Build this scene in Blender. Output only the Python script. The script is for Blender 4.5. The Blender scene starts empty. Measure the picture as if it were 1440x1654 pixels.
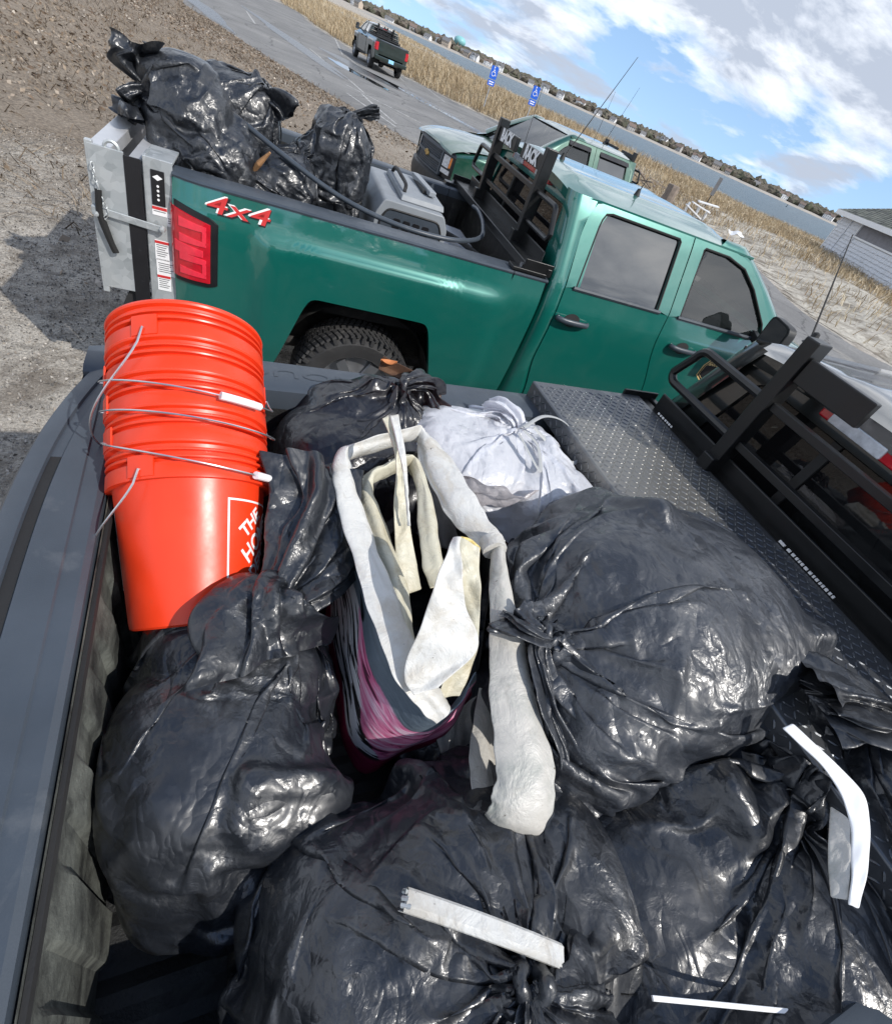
import bpy, bmesh, math, random
import numpy as np
from mathutils import Vector, Matrix

scene = bpy.context.scene
COL = scene.collection
rnd = random.Random(11)

# ------------------------------------------------------------------ camera
CAM = np.array([0.1899, 0.2970, 2.2756])
YAW, PITCH, ROLL, FOC = 0.6071, 0.7065, 0.4256, 802.6      # radians, focal length in pixels of a 1440 wide picture


def cam_axes():
    cy, sy, cp, sp = math.cos(YAW), math.sin(YAW), math.cos(PITCH), math.sin(PITCH)
    f = np.array([sy*cp, cy*cp, -sp])
    r = np.array([cy, -sy, 0.0])
    u = np.cross(r, f)
    c, s = math.cos(ROLL), math.sin(ROLL)
    return c*r + s*u, -s*r + c*u, f


CR, CU, CF = cam_axes()
cam = bpy.data.cameras.new('camera')
cam.sensor_fit = 'HORIZONTAL'
cam.sensor_width = 36.0
cam.lens = 36.0*FOC/1440.0
cam.clip_start = 0.05
cam.clip_end = 9000
camo = bpy.data.objects.new('camera', cam)
COL.objects.link(camo)
camo.matrix_world = Matrix(((CR[0], CU[0], -CF[0], CAM[0]), (CR[1], CU[1], -CF[1], CAM[1]), (CR[2], CU[2], -CF[2], CAM[2]), (0, 0, 0, 1)))
scene.camera = camo

# ------------------------------------------------------------------ sky, sun, exposure
SUN_AZ, SUN_EL = math.radians(-57), math.radians(42)        # azimuth from +X towards +Y
world = bpy.data.worlds.new('World')
scene.world = world
world.use_nodes = True
wn, wl = world.node_tree.nodes, world.node_tree.links
wn.clear()
w_out = wn.new('ShaderNodeOutputWorld')
w_bg = wn.new('ShaderNodeBackground')
w_bg.inputs[1].default_value = 0.15
wl.new(w_bg.outputs[0], w_out.inputs[0])
w_sky = wn.new('ShaderNodeTexSky')
w_sky.sky_type = 'NISHITA'
w_sky.sun_disc = False
w_sky.sun_elevation = SUN_EL
w_sky.sun_rotation = math.pi/2 - SUN_AZ
w_sky.air_density = 1.0
w_sky.dust_density = 0.3
w_sky.ozone_density = 2.2


def wmath(op, a, b=None, clamp=False):
    n = wn.new('ShaderNodeMath')
    n.operation = op
    n.use_clamp = clamp
    for i, v in enumerate((a, b)):
        if v is None:
            continue
        if isinstance(v, (int, float)):
            n.inputs[i].default_value = v
        else:
            wl.new(v, n.inputs[i])
    return n.outputs[0]


def wnoise(vec, scale, detail, rough, dist=0.0):
    n = wn.new('ShaderNodeTexNoise')
    n.inputs['Scale'].default_value = scale
    n.inputs['Detail'].default_value = detail
    n.inputs['Roughness'].default_value = rough
    n.inputs['Distortion'].default_value = dist
    wl.new(vec, n.inputs['Vector'])
    return n.outputs[0]


def wramp(fac, stops):
    n = wn.new('ShaderNodeValToRGB')
    e = n.color_ramp.elements
    while len(e) < len(stops):
        e.new(0.5)
    for el, (p, c) in zip(e, stops):
        el.position = p
        el.color = (c, c, c, 1) if isinstance(c, (int, float)) else (*c, 1)
    wl.new(fac, n.inputs[0])
    return n.outputs[0]


w_tc = wn.new('ShaderNodeTexCoord')
w_sep = wn.new('ShaderNodeSeparateXYZ')
wl.new(w_tc.outputs['Generated'], w_sep.inputs[0])
w_up = wn.new('ShaderNodeCombineXYZ')
wl.new(w_sep.outputs[0], w_up.inputs[0])
wl.new(w_sep.outputs[1], w_up.inputs[1])
wl.new(wmath('ADD', wmath('MULTIPLY', wmath('ABSOLUTE', w_sep.outputs[2]), 0.8), 0.17), w_up.inputs[2])
wl.new(w_up.outputs[0], w_sky.inputs[0])
zz = wmath('ADD', wmath('MAXIMUM', w_sep.outputs[2], 0.0), 0.24)
w_cmb = wn.new('ShaderNodeCombineXYZ')
wl.new(wmath('DIVIDE', w_sep.outputs[0], zz), w_cmb.inputs[0])
wl.new(wmath('DIVIDE', w_sep.outputs[1], zz), w_cmb.inputs[1])
w_map = wn.new('ShaderNodeMapping')
w_map.inputs['Location'].default_value = (3.1, 1.7, 0)
w_map.inputs['Rotation'].default_value = (0, 0, 0.5)
w_map.inputs['Scale'].default_value = (0.85, 1.05, 1)
wl.new(w_cmb.outputs[0], w_map.inputs[0])
n_big = wnoise(w_map.outputs[0], 1.4, 10, 0.56, 0.15)
n_low = wnoise(w_map.outputs[0], 0.5, 3, 0.5)
cover = wmath('ADD', wmath('MULTIPLY', n_big, 0.75), wmath('MULTIPLY', n_low, 0.25))
elev = wramp(w_sep.outputs[2], [(0.0, 0.0), (0.06, 0.03), (0.12, 0.15), (0.22, 0.22), (0.55, 0.19), (0.75, 0.05), (1.0, 0.04)])
mask = wramp(wmath('ADD', cover, elev), [(0.52, 0.0), (0.57, 0.65), (0.62, 1.0)])
n_sh = wnoise(w_map.outputs[0], 2.3, 8, 0.6, 0.3)
shade = wmath('ADD', wmath('MULTIPLY', n_sh, 0.6), wmath('MULTIPLY', cover, 0.5))
ccol = wramp(shade, [(0.42, (7.8, 7.9, 8.1)), (0.51, (5.6, 5.9, 6.4)), (0.61, (2.7, 3.05, 3.7))])
w_mix = wn.new('ShaderNodeMixRGB')
wl.new(mask, w_mix.inputs[0])
wl.new(w_sky.outputs[0], w_mix.inputs[1])
wl.new(ccol, w_mix.inputs[2])
wl.new(w_mix.outputs[0], w_bg.inputs[0])

sun = bpy.data.lights.new('sun', 'SUN')
sun.energy = 3.1
sun.angle = math.radians(0.55)
sun.color = (1.0, 0.955, 0.89)
suno = bpy.data.objects.new('sun', sun)
COL.objects.link(suno)
suno.location = (20, 5, 30)
suno.rotation_euler = Vector((math.cos(SUN_AZ)*math.cos(SUN_EL), math.sin(SUN_AZ)*math.cos(SUN_EL), math.sin(SUN_EL))).to_track_quat('Z', 'Y').to_euler()
scene.view_settings.view_transform = 'Standard'
scene.view_settings.look = 'None'
scene.view_settings.exposure = 0.45
scene.view_settings.gamma = 1.0
scene.view_settings.use_curve_mapping = False
scene.cycles.max_bounces = 8
scene.cycles.transparent_max_bounces = 8

# ------------------------------------------------------------------ helpers


def ray(u, v):
    return CF + (u-720.0)/FOC*CR - (v-827.0)/FOC*CU


def Pz(u, v, z):
    """the world point of height z that the photograph shows at (u, v)"""
    d = ray(u, v)
    return CAM + d*((z-CAM[2])/d[2])


def Py(u, v, y):
    d = ray(u, v)
    return CAM + d*((y-CAM[1])/d[1])


def tag(o, label=None, cat=None, group=None, kind=None):
    if label: o['label'] = label
    if cat: o['category'] = cat
    if group: o['group'] = group
    if kind: o['kind'] = kind
    return o


def thing(name, label, cat, loc=(0, 0, 0), rz=0.0, group=None):
    o = bpy.data.objects.new(name, None)
    o.empty_display_size = 0.1
    COL.objects.link(o)
    o.location = loc
    o.rotation_euler = (0, 0, rz)
    return tag(o, label, cat, group)


def link(name, me, parent=None):
    o = bpy.data.objects.new(name, me)
    COL.objects.link(o)
    if parent is not None: o.parent = parent
    return o


def copy_tree(o, parent=None):
    c = o.copy()
    COL.objects.link(c)
    if parent is not None: c.parent = parent
    for ch in list(o.children): copy_tree(ch, c)
    return c


class MB:
    def __init__(self):
        self.v, self.f = [], []

    def add(self, vs, fs):
        b = len(self.v)
        self.v.extend([tuple(map(float, p)) for p in vs])
        self.f.extend([tuple(int(i)+b for i in q) for q in fs])
        return self

    def box(self, c, s, M=None, taper=1.0):
        hx, hy, hz = s[0]/2, s[1]/2, s[2]/2
        vs = []
        for z in (-1, 1):
            t = taper if z > 0 else 1.0
            for y in (-1, 1):
                for x in (-1, 1):
                    p = Vector((x*hx*t, y*hy*t, z*hz))
                    if M is not None: p = M @ p
                    vs.append((p[0]+c[0], p[1]+c[1], p[2]+c[2]))
        return self.add(vs, [(0, 2, 3, 1), (4, 5, 7, 6), (0, 1, 5, 4), (2, 6, 7, 3), (0, 4, 6, 2), (1, 3, 7, 5)])

    def beam(self, a, b, w, h, up=(0, 0, 1)):
        a, b = Vector(a), Vector(b)
        d = b-a
        L = d.length
        d.normalize()
        x = d.cross(Vector(up))
        if x.length < 1e-4: x = d.cross(Vector((0, 1, 0)))
        x.normalize()
        z = x.cross(d)
        M = Matrix((x, d, z)).transposed()
        return self.box((a+b)/2, (w, L, h), M)

    def grid(self, P, closed_u=False, closed_v=False):
        P = np.asarray(P, float)
        n, m = P.shape[:2]
        idx = np.arange(n*m).reshape(n, m)
        if closed_u: idx = np.vstack([idx, idx[:1]])
        if closed_v: idx = np.hstack([idx, idx[:, :1]])
        F = np.stack([idx[:-1, :-1], idx[:-1, 1:], idx[1:, 1:], idx[1:, :-1]], -1).reshape(-1, 4)
        return self.add(P.reshape(-1, 3).tolist(), F.tolist())

    def tube(self, pts, r, seg=8, closed=False, ry=None, caps=True):
        pts = [Vector(p) for p in pts]
        n = len(pts)
        rings = []
        up = None
        for i, p in enumerate(pts):
            if closed: t = pts[(i+1) % n]-pts[i-1]
            else: t = pts[min(i+1, n-1)]-pts[max(i-1, 0)]
            t.normalize()
            if up is None:
                up = Vector((0, 0, 1)) if abs(t.z) < .9 else Vector((1, 0, 0))
            x = t.cross(up)
            if x.length < 1e-5: x = t.orthogonal()
            x.normalize()
            up = x.cross(t)
            ra = r[i] if hasattr(r, '__len__') else r
            rb = ra if ry is None else (ry[i] if hasattr(ry, '__len__') else ry)
            rings.append([p+x*(ra*math.cos(2*math.pi*k/seg))+up*(rb*math.sin(2*math.pi*k/seg)) for k in range(seg)])
        b = len(self.v)
        self.grid([[tuple(q) for q in rg] for rg in rings], closed_u=closed, closed_v=True)
        if caps and not closed:
            self.f.append(tuple(b+k for k in range(seg)))
            self.f.append(tuple(b+(n-1)*seg+k for k in reversed(range(seg))))
        return self

    def lathe(self, prof, c=(0, 0, 0), axis='z', seg=32, M=None):
        P = []
        for r, h in prof:
            row = []
            for k in range(seg):
                a = 2*math.pi*k/seg
                q = (r*math.cos(a), r*math.sin(a), h)
                if axis == 'y': q = (q[0], q[2], q[1])
                elif axis == 'x': q = (q[2], q[0], q[1])
                if M is not None: q = tuple(M @ Vector(q))
                row.append((q[0]+c[0], q[1]+c[1], q[2]+c[2]))
            P.append(row)
        return self.grid(P, closed_v=True)

    def fan(self, pts):
        """a filled flat polygon"""
        return self.add(pts, [tuple(range(len(pts)))])

    def prism(self, poly, a, b):
        """poly: list of 2D points; a, b: functions mapping a 2D point to the two faces"""
        n = len(poly)
        vs = [a(q) for q in poly]+[b(q) for q in poly]
        fs = [tuple(range(n)), tuple(reversed(range(n, 2*n)))]
        fs += [(i, i+n, (i+1) % n+n, (i+1) % n) for i in range(n)]
        return self.add(vs, fs)

    def build(self, name, mat, parent=None, smooth=False, bevel=0, fix=True, seg=2, angle=35):
        me = bpy.data.meshes.new(name)
        me.from_pydata(self.v, [], self.f)
        if fix:
            bm = bmesh.new()
            bm.from_mesh(me)
            bmesh.ops.recalc_face_normals(bm, faces=bm.faces)
            bm.to_mesh(me)
            bm.free()
        for m in (mat if isinstance(mat, (list, tuple)) else [mat]):
            me.materials.append(m)
        o = link(name, me, parent)
        if smooth:
            me.shade_smooth()
            if smooth != 'all':
                me.set_sharp_from_angle(angle=math.radians(angle))
        if bevel:
            m = o.modifiers.new('bevel', 'BEVEL')
            m.width = bevel
            m.segments = seg
            m.limit_method = 'ANGLE'
            m.angle_limit = math.radians(40)
            me.shade_smooth()
            m.harden_normals = True
        return o


def np_mesh(name, V, F, mat, parent=None, smooth=True):
    """fast mesh from numpy arrays (quads or triangles)"""
    V = np.ascontiguousarray(V, dtype=np.float32).reshape(-1, 3)
    F = np.ascontiguousarray(F, dtype=np.int32)
    me = bpy.data.meshes.new(name)
    me.vertices.add(len(V))
    me.vertices.foreach_set('co', V.ravel())
    k = F.shape[1]
    me.loops.add(F.size)
    me.loops.foreach_set('vertex_index', F.ravel())
    me.polygons.add(len(F))
    me.polygons.foreach_set('loop_start', np.arange(0, F.size, k, dtype=np.int32))
    me.polygons.foreach_set('use_smooth', np.full(len(F), smooth, dtype=bool))
    me.update()
    me.validate()
    me.materials.append(mat)
    return link(name, me, parent)


def crom(pts, n):
    """Catmull-Rom through the points, n samples"""
    P = np.array([tuple(q) for q in pts], float)
    Q = np.vstack([2*P[0]-P[1], P, 2*P[-1]-P[-2]])
    out = []
    for s in np.linspace(0, len(P)-1-1e-9, n):
        i = int(s)
        t = s-i
        a, b, c, d = Q[i:i+4]
        out.append(.5*(2*b+(c-a)*t+(2*a-5*b+4*c-d)*t*t+(3*b-a-3*c+d)*t**3))
    return np.array(out)


def text_geo(s, size=1.0, depth=0.0, bold=0.0, spacing=1.0):
    """text as plain mesh data, centred on the origin in XY"""
    c = bpy.data.curves.new('t', 'FONT')
    c.body = s
    c.size = size
    c.align_x = 'CENTER'
    c.align_y = 'CENTER'
    c.offset = bold
    c.extrude = depth
    c.space_character = spacing
    c.resolution_u = 3
    o = bpy.data.objects.new('t', c)
    COL.objects.link(o)
    bpy.context.view_layer.update()
    dg = bpy.context.evaluated_depsgraph_get()
    me = bpy.data.meshes.new_from_object(o.evaluated_get(dg))
    V = [tuple(v.co) for v in me.vertices]
    F = [tuple(p.vertices) for p in me.polygons]
    bpy.data.objects.remove(o)
    bpy.data.curves.remove(c)
    bpy.data.meshes.remove(me)
    return V, F


# ------------------------------------------------------------------ materials
def new_mat(name):
    m = bpy.data.materials.new(name)
    m.use_nodes = True
    nt = m.node_tree
    return m, nt.nodes, nt.links, nt.nodes['Principled BSDF']


def ramp(nodes, links, fac, stops):
    n = nodes.new('ShaderNodeValToRGB')
    e = n.color_ramp.elements
    while len(e) < len(stops): e.new(0.5)
    for el, (p, c) in zip(e, stops):
        el.position = p
        el.color = (*c, 1) if not isinstance(c, (int, float)) else (c, c, c, 1)
    links.new(fac, n.inputs[0])
    return n.outputs[0]


def noise(nodes, links, scale, detail=5, rough=.55, dist=0, coord='Object', sc=None, out=0):
    tc = nodes.new('ShaderNodeTexCoord')
    src = tc.outputs[coord]
    if sc is not None:
        mp = nodes.new('ShaderNodeMapping')
        mp.inputs['Scale'].default_value = sc
        links.new(src, mp.inputs[0])
        src = mp.outputs[0]
    n = nodes.new('ShaderNodeTexNoise')
    n.inputs['Scale'].default_value = scale
    n.inputs['Detail'].default_value = detail
    n.inputs['Roughness'].default_value = rough
    n.inputs['Distortion'].default_value = dist
    links.new(src, n.inputs['Vector'])
    return n.outputs[out]


def bump(nodes, links, h, strength=.3, dist=.01, prev=None):
    b = nodes.new('ShaderNodeBump')
    b.inputs['Strength'].default_value = strength
    b.inputs['Distance'].default_value = dist
    links.new(h, b.inputs['Height'])
    if prev is not None: links.new(prev, b.inputs['Normal'])
    return b.outputs[0]


def mix(nodes, links, fac, a, b, mode='MIX'):
    n = nodes.new('ShaderNodeMixRGB')
    n.blend_type = mode
    for i, v in zip((0, 1, 2), (fac, a, b)):
        if isinstance(v, (int, float)): n.inputs[i].default_value = v if i == 0 else (v, v, v, 1)
        elif isinstance(v, tuple): n.inputs[i].default_value = (*v, 1)
        else: links.new(v, n.inputs[i])
    return n.outputs[0]


def M_simple(name, col, rough=.5, metal=0., coat=0., var=.15, vscale=6., bmp=0., bscale=80., bdist=.003, rvar=.08, spec=.5, dirt=None, dscale=5., dlim=(.5, .7)):
    m, n, l, b = new_mat(name)
    f = noise(n, l, vscale, 6, .6)
    c = ramp(n, l, f, [(.3, tuple(x*(1-var) for x in col)), (.7, tuple(min(1, x*(1+var)) for x in col))])
    if dirt is not None:
        d = ramp(n, l, noise(n, l, dscale, 8, .65, .4), [(dlim[0], 0.), (dlim[1], 1.)])
        c = mix(n, l, d, c, dirt)
    l.new(c, b.inputs['Base Color'])
    r = ramp(n, l, noise(n, l, vscale*2.3, 5, .6), [(.3, max(0, rough-rvar)), (.7, min(1, rough+rvar))])
    l.new(r, b.inputs['Roughness'])
    b.inputs['Metallic'].default_value = metal
    b.inputs['Coat Weight'].default_value = coat
    b.inputs['Coat Roughness'].default_value = .06
    b.inputs['Specular IOR Level'].default_value = spec
    if bmp:
        l.new(bump(n, l, noise(n, l, bscale, 5, .6), bmp, bdist), b.inputs['Normal'])
    return m


def M_island(name, cols, rough=.8):
    """one random colour of the list for every loose piece"""
    m, n, l, b = new_mat(name)
    g = n.new('ShaderNodeNewGeometry')
    k = len(cols)
    c = ramp(n, l, g.outputs['Random Per Island'], [((i+.5)/k, c) for i, c in enumerate(cols)])
    l.new(c, b.inputs['Base Color'])
    b.inputs['Roughness'].default_value = rough
    b.inputs['Specular IOR Level'].default_value = .2
    return m


def M_paint(name, col, dust_sheen=.10):
    m, n, l, b = new_mat(name)
    f = noise(n, l, 3.5, 7, .65, .3)
    c = mix(n, l, ramp(n, l, f, [(.45, 0.), (.8, dust_sheen)]), col, (.25, .24, .22))
    # fine scratches
    sc = noise(n, l, 40, 3, .5, 0, sc=(.35, 1, 3))
    c = mix(n, l, ramp(n, l, sc, [(.70, 0.), (.76, dust_sheen*1.2)]), c, (.4, .42, .4))
    l.new(c, b.inputs['Base Color'])
    l.new(ramp(n, l, f, [(.35, .28), (.75, .42)]), b.inputs['Roughness'])
    b.inputs['Metallic'].default_value = .25
    b.inputs['Coat Weight'].default_value = 1.0
    b.inputs['Coat IOR'].default_value = 1.75
    l.new(ramp(n, l, noise(n, l, 9, 6, .6), [(.4, .035), (.75, .12)]), b.inputs['Coat Roughness'])
    # faint panel unevenness
    l.new(bump(n, l, noise(n, l, 2.2, 2, .5), .05, .02), b.inputs['Coat Normal'])
    return m


def M_film(name, col, rough=.3, fine=1.0, trans=0.0, tcol=None, scr=.05):
    """crinkled polythene"""
    m, n, l, b = new_mat(name)
    b.inputs['Base Color'].default_value = (*col, 1)
    dust_sheen = ramp(n, l, noise(n, l, 5, 8, .7, .6), [(.5, 0.), (.8, scr)])  # random grey patches in the colour stand in for the film's soft sheen
    l.new(mix(n, l, dust_sheen, col, (.35, .36, .37)), b.inputs['Base Color'])
    l.new(ramp(n, l, noise(n, l, 12, 6, .6), [(.35, rough-.09), (.7, rough+.12)]), b.inputs['Roughness'])
    b.inputs['Specular IOR Level'].default_value = .62
    b.inputs['Coat Weight'].default_value = .40
    b.inputs['Coat Roughness'].default_value = .20
    # crinkles: ridged noises of two sizes, stretched streaks
    tc = n.new('ShaderNodeTexCoord')

    def ridged(scale, dist, sc=None, det=4):
        nz = noise(n, l, scale, det, .5, dist, sc=sc)
        a = n.new('ShaderNodeMath'); a.operation = 'SUBTRACT'; l.new(nz, a.inputs[0]); a.inputs[1].default_value = .5
        c = n.new('ShaderNodeMath'); c.operation = 'ABSOLUTE'; l.new(a.outputs[0], c.inputs[0])
        return c.outputs[0]

    amt = ramp(n, l, noise(n, l, 5, 4, .6), [(.38, .08), (.62, 1.)])
    h1 = ridged(6.5, .5, None, 1.6)
    h1b = ridged(15, .7, (1, .6, 1), 2.0)
    h2 = ridged(30, .9)
    h3 = ridged(64, .8, sc=(1, 1, .55))
    # facets: cells of a distorted Voronoi pattern, creased along their borders
    vo = n.new('ShaderNodeTexVoronoi')
    vo.inputs['Scale'].default_value = 26
    dn = n.new('ShaderNodeMixRGB'); dn.blend_type = 'ADD'; dn.inputs[0].default_value = .10
    l.new(tc.outputs['Object'], dn.inputs[1]); l.new(noise(n, l, 9, 4, .6, out=1), dn.inputs[2])
    l.new(dn.outputs[0], vo.inputs['Vector'])

    def times(a, c):
        mu = n.new('ShaderNodeMath'); mu.operation = 'MULTIPLY'; l.new(a, mu.inputs[0]); l.new(c, mu.inputs[1])
        return mu.outputs[0]
    # flat little facets: every cell of a distorted Voronoi pattern tips its own way, as crumpled film does
    def facets(scale, k, prev, mask):
        v2 = n.new('ShaderNodeTexVoronoi'); v2.inputs['Scale'].default_value = scale
        l.new(dn.outputs[0], v2.inputs['Vector'])
        a = n.new('ShaderNodeVectorMath'); a.operation = 'SUBTRACT'; l.new(v2.outputs['Color'], a.inputs[0]); a.inputs[1].default_value = (.5, .5, .5)
        c = n.new('ShaderNodeVectorMath'); c.operation = 'SCALE'; l.new(a.outputs[0], c.inputs[0]); l.new(mask, c.inputs['Scale'])
        d = n.new('ShaderNodeVectorMath'); d.operation = 'MULTIPLY_ADD'; l.new(c.outputs[0], d.inputs[0]); d.inputs[1].default_value = (k, k, k); l.new(prev, d.inputs[2])
        e = n.new('ShaderNodeVectorMath'); e.operation = 'NORMALIZE'; l.new(d.outputs[0], e.inputs[0])
        return e.outputs[0]
    gm = n.new('ShaderNodeNewGeometry')
    f1 = facets(17, .36*fine, gm.outputs['Normal'], amt)
    f2 = facets(46, .52*fine, f1, ramp(n, l, noise(n, l, 7, 4, .6), [(.42, .0), (.62, 1.)]))
    n1 = bump(n, l, h1b, .6*fine, .020, bump(n, l, h1, .8*fine, .045, f2))
    n2 = bump(n, l, times(h2, amt), .55*fine, .012, n1)
    n3 = bump(n, l, times(vo.outputs['Distance'], amt), .38*fine, .010, n2)
    n4 = bump(n, l, times(h3, amt), .32*fine, .005, n3)
    l.new(n4, b.inputs['Normal'])
    l.new(n4, b.inputs['Coat Normal'])
    if trans:
        b.inputs['Transmission Weight'].default_value = 0
        t = n.new('ShaderNodeBsdfTranslucent')
        t.inputs[0].default_value = (*(tcol or col), 1)
        mx = n.new('ShaderNodeMixShader')
        mx.inputs[0].default_value = trans
        l.new(b.outputs[0], mx.inputs[1]); l.new(t.outputs[0], mx.inputs[2])
        l.new(mx.outputs[0], n['Material Output'].inputs[0])
    return m


def M_glass_dark(name, tint=(.015, .017, .018), rough=.02, see=.0, ior=2.1):
    """tinted vehicle glass: mostly mirror, a little see-through"""
    m, n, l, b = new_mat(name)
    b.inputs['Base Color'].default_value = (*tint, 1)
    b.inputs['Roughness'].default_value = rough
    b.inputs['IOR'].default_value = ior
    b.inputs['Coat Weight'].default_value = 1.0 if ior > 2 else .1
    b.inputs['Coat IOR'].default_value = 1.7
    b.inputs['Coat Roughness'].default_value = .01
    if see:
        t = n.new('ShaderNodeBsdfTransparent')
        t.inputs[0].default_value = (.55, .6, .6, 1)
        mx = n.new('ShaderNodeMixShader')
        fr = n.new('ShaderNodeFresnel'); fr.inputs[0].default_value = 1.6
        f = n.new('ShaderNodeMath'); f.operation = 'MULTIPLY_ADD'; f.use_clamp = True
        l.new(fr.outputs[0], f.inputs[0]); f.inputs[1].default_value = 1.0; f.inputs[2].default_value = 1-see
        l.new(f.outputs[0], mx.inputs[0]); l.new(t.outputs[0], mx.inputs[1]); l.new(b.outputs[0], mx.inputs[2])
        l.new(mx.outputs[0], n['Material Output'].inputs[0])
    return m


MT = {}
MT['paint_green'] = M_paint('green_paint', (.004, .140, .112), .06)
MT['paint_sage'] = M_paint('sage_green_paint', (.014, .085, .055), .22)
MT['paint_dark'] = M_paint('dark_green_paint', (.006, .020, .015), .06)
MT['paint_black'] = M_paint('near_black_paint', (.008, .010, .010), .06)
MT['plastic'] = M_simple('black_plastic', (.014, .015, .016), .5, bmp=.15, bscale=220, bdist=.002)
MT['cap'] = M_simple('grey_moulded_plastic', (.046, .058, .074), .42, var=.12, bmp=.2, bscale=420, bdist=.0016, dirt=(.13, .14, .15), dscale=7, dlim=(.58, .86))
MT['rubber'] = M_simple('black_rubber', (.012, .012, .012), .65, bmp=.2, bscale=120)
MT['tyre'] = M_simple('tyre_rubber', (.028, .028, .029), .8, var=.3, bmp=.2, bscale=60, dirt=(.09, .085, .08), dlim=(.5, .8))
MT['steel_black'] = M_simple('black_powder_coat', (.008, .0085, .009), .36, bmp=.12, bscale=260, bdist=.0015)
MT['chrome'] = M_simple('bright_metal', (.75, .76, .78), .18, metal=1, var=.05)
MT['alloy'] = M_simple('grey_alloy', (.45, .46, .48), .35, metal=.9, var=.1)
MT['dark_inside'] = M_simple('dark_interior', (.02, .02, .021), .8)
MT['underbody'] = M_simple('underbody', (.012, .012, .012), .85, dirt=(.06, .055, .05))
MT['glass'] = M_glass_dark('tinted_glass')
MT['glass_see'] = M_glass_dark('lightly_tinted_glass', (.02, .024, .024), .02, .60)
MT['glass_rear'] = M_glass_dark('rear_window_glass', (.008, .008, .009), .02, .25, 1.45)
MT['white'] = M_simple('white_paint', (.78, .79, .80), .5, var=.05)
MT['red_lens'] = M_simple('red_lens', (.50, .006, .018), .16, coat=1, var=.2, vscale=20)
MT['red_lens_light'] = M_simple('bright_red_lens', (.80, .03, .06), .14, coat=1, var=.12, vscale=25)
MT['amber'] = M_simple('amber_lens', (.75, .22, .02), .15, coat=1)
MT['clear_lens'] = M_simple('clear_lens', (.55, .58, .62), .12, coat=1, var=.3, vscale=30)
MT['gold'] = M_simple('gold_emblem', (.55, .40, .16), .3, metal=.9)
MT['decal_white'] = M_simple('white_decal', (.80, .80, .80), .45, var=.03)
MT['decal_red'] = M_simple('red_decal', (.55, .03, .03), .4, var=.1)
MT['decal_black'] = M_simple('black_decal', (.01, .01, .012), .4)
MT['decal_gold'] = M_simple('yellow_decal', (.75, .55, .25), .4)
MT['plate_blue'] = M_simple('pale_blue_plate', (.30, .62, .85), .4, var=.1)
MT['sign_blue'] = M_simple('blue_sign', (.010, .10, .55), .4, var=.05)
MT['liner'] = M_simple('black_bed_liner', (.013, .0135, .014), .6, bmp=.5, bscale=150, bdist=.004, dirt=(.075, .08, .072), dscale=9, dlim=(.55, .85))
MT['liner_dirty'] = M_simple('dirty_bed_liner', (.022, .024, .023), .75, var=.5, vscale=9, bmp=.6, bscale=70, bdist=.006, dirt=(.13, .14, .125), dscale=9, dlim=(.40, .66))


def M_galv():
    m, n, l, b = new_mat('galvanised_steel')
    tc = n.new('ShaderNodeTexCoord')
    v = n.new('ShaderNodeTexVoronoi'); v.inputs['Scale'].default_value = 26; l.new(tc.outputs['Object'], v.inputs['Vector'])
    s = n.new('ShaderNodeSeparateColor'); l.new(v.outputs['Color'], s.inputs[0])
    c = ramp(n, l, s.outputs[0], [(.0, (.36, .39, .40)), (1., (.56, .59, .60))])
    d = ramp(n, l, noise(n, l, 6, 8, .65, .4), [(.45, 0.), (.75, .6)])
    c = mix(n, l, d, c, (.62, .63, .62))
    l.new(c, b.inputs['Base Color'])
    b.inputs['Metallic'].default_value = .55
    b.inputs['Roughness'].default_value = .5
    return m


MT['galv'] = M_galv()
MT['alu'] = M_simple('white_aluminium', (.62, .63, .65), .45, metal=.5, var=.08)
MT['bag_black'] = M_film('black_polythene', (.011, .0135, .0185), .45, .8, scr=.15)
MT['bag_black_soft'] = M_film('black_polythene_greyed', (.022, .026, .034), .50, .8, scr=.24)
MT['bag_thin'] = M_film('thin_black_polythene', (.014, .015, .020), .37, .6, .2, (.25, .04, .03))
MT['bag_white'] = M_film('white_polythene', (.74, .755, .80), .36, .8, .30, (.85, .86, .92), scr=.02)
MT['bag_clear'] = M_film('thin_white_polythene', (.52, .49, .50), .3, .9, .45, (.7, .66, .66), scr=.05)

# ------------------------------------------------------------------ pickups
# local frame: x forward from the rear end of the bed, y to the vehicle's left, z up
ZS = [.40, .50, .62, .80, .97, 1.12, 1.20, 1.27, 1.32, 1.42]
YS = [.905, .935, .962, .982, .993, .999, 1.000, .996, .985, .968]
XR, XF = 1.065, 4.955                      # axles


def sstep(a, b, x):
    t = min(1, max(0, (x-a)/(b-a)))
    return t*t*(3-2*t)


def SY(x, z):
    if z <= 1.42: y = float(np.interp(z, ZS, YS))
    else: y = .968-(z-1.42)*.40-.25*max(0, z-1.80)**1.5
    if z < 1.42:
        b = sstep(.36, .47, x)*(1-sstep(1.80, 1.95, x))*(1-sstep(1.235, 1.275, z))*(1-.5*sstep(1.7, 1.95, x)*sstep(.7, 1.2, z))
        b += sstep(4.25, 4.40, x)*(1-sstep(5.5, 5.75, x))*(1-sstep(1.16, 1.22, z))
        y += .030*b
    if x < .14: y -= .035*((.14-x)/.14)**2
    if x > 4.9: y -= .15*((x-4.9)/.95)**2.2
    return y


def arch(x, xc):
    d = abs(x-xc)
    k = .99-max(0, d-.30)**2*.35/.4
    s = .99-(d-.372)*3.2
    h = 24.0
    z = -math.log(math.exp(-h*k)+math.exp(-h*s))/h
    return z


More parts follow.
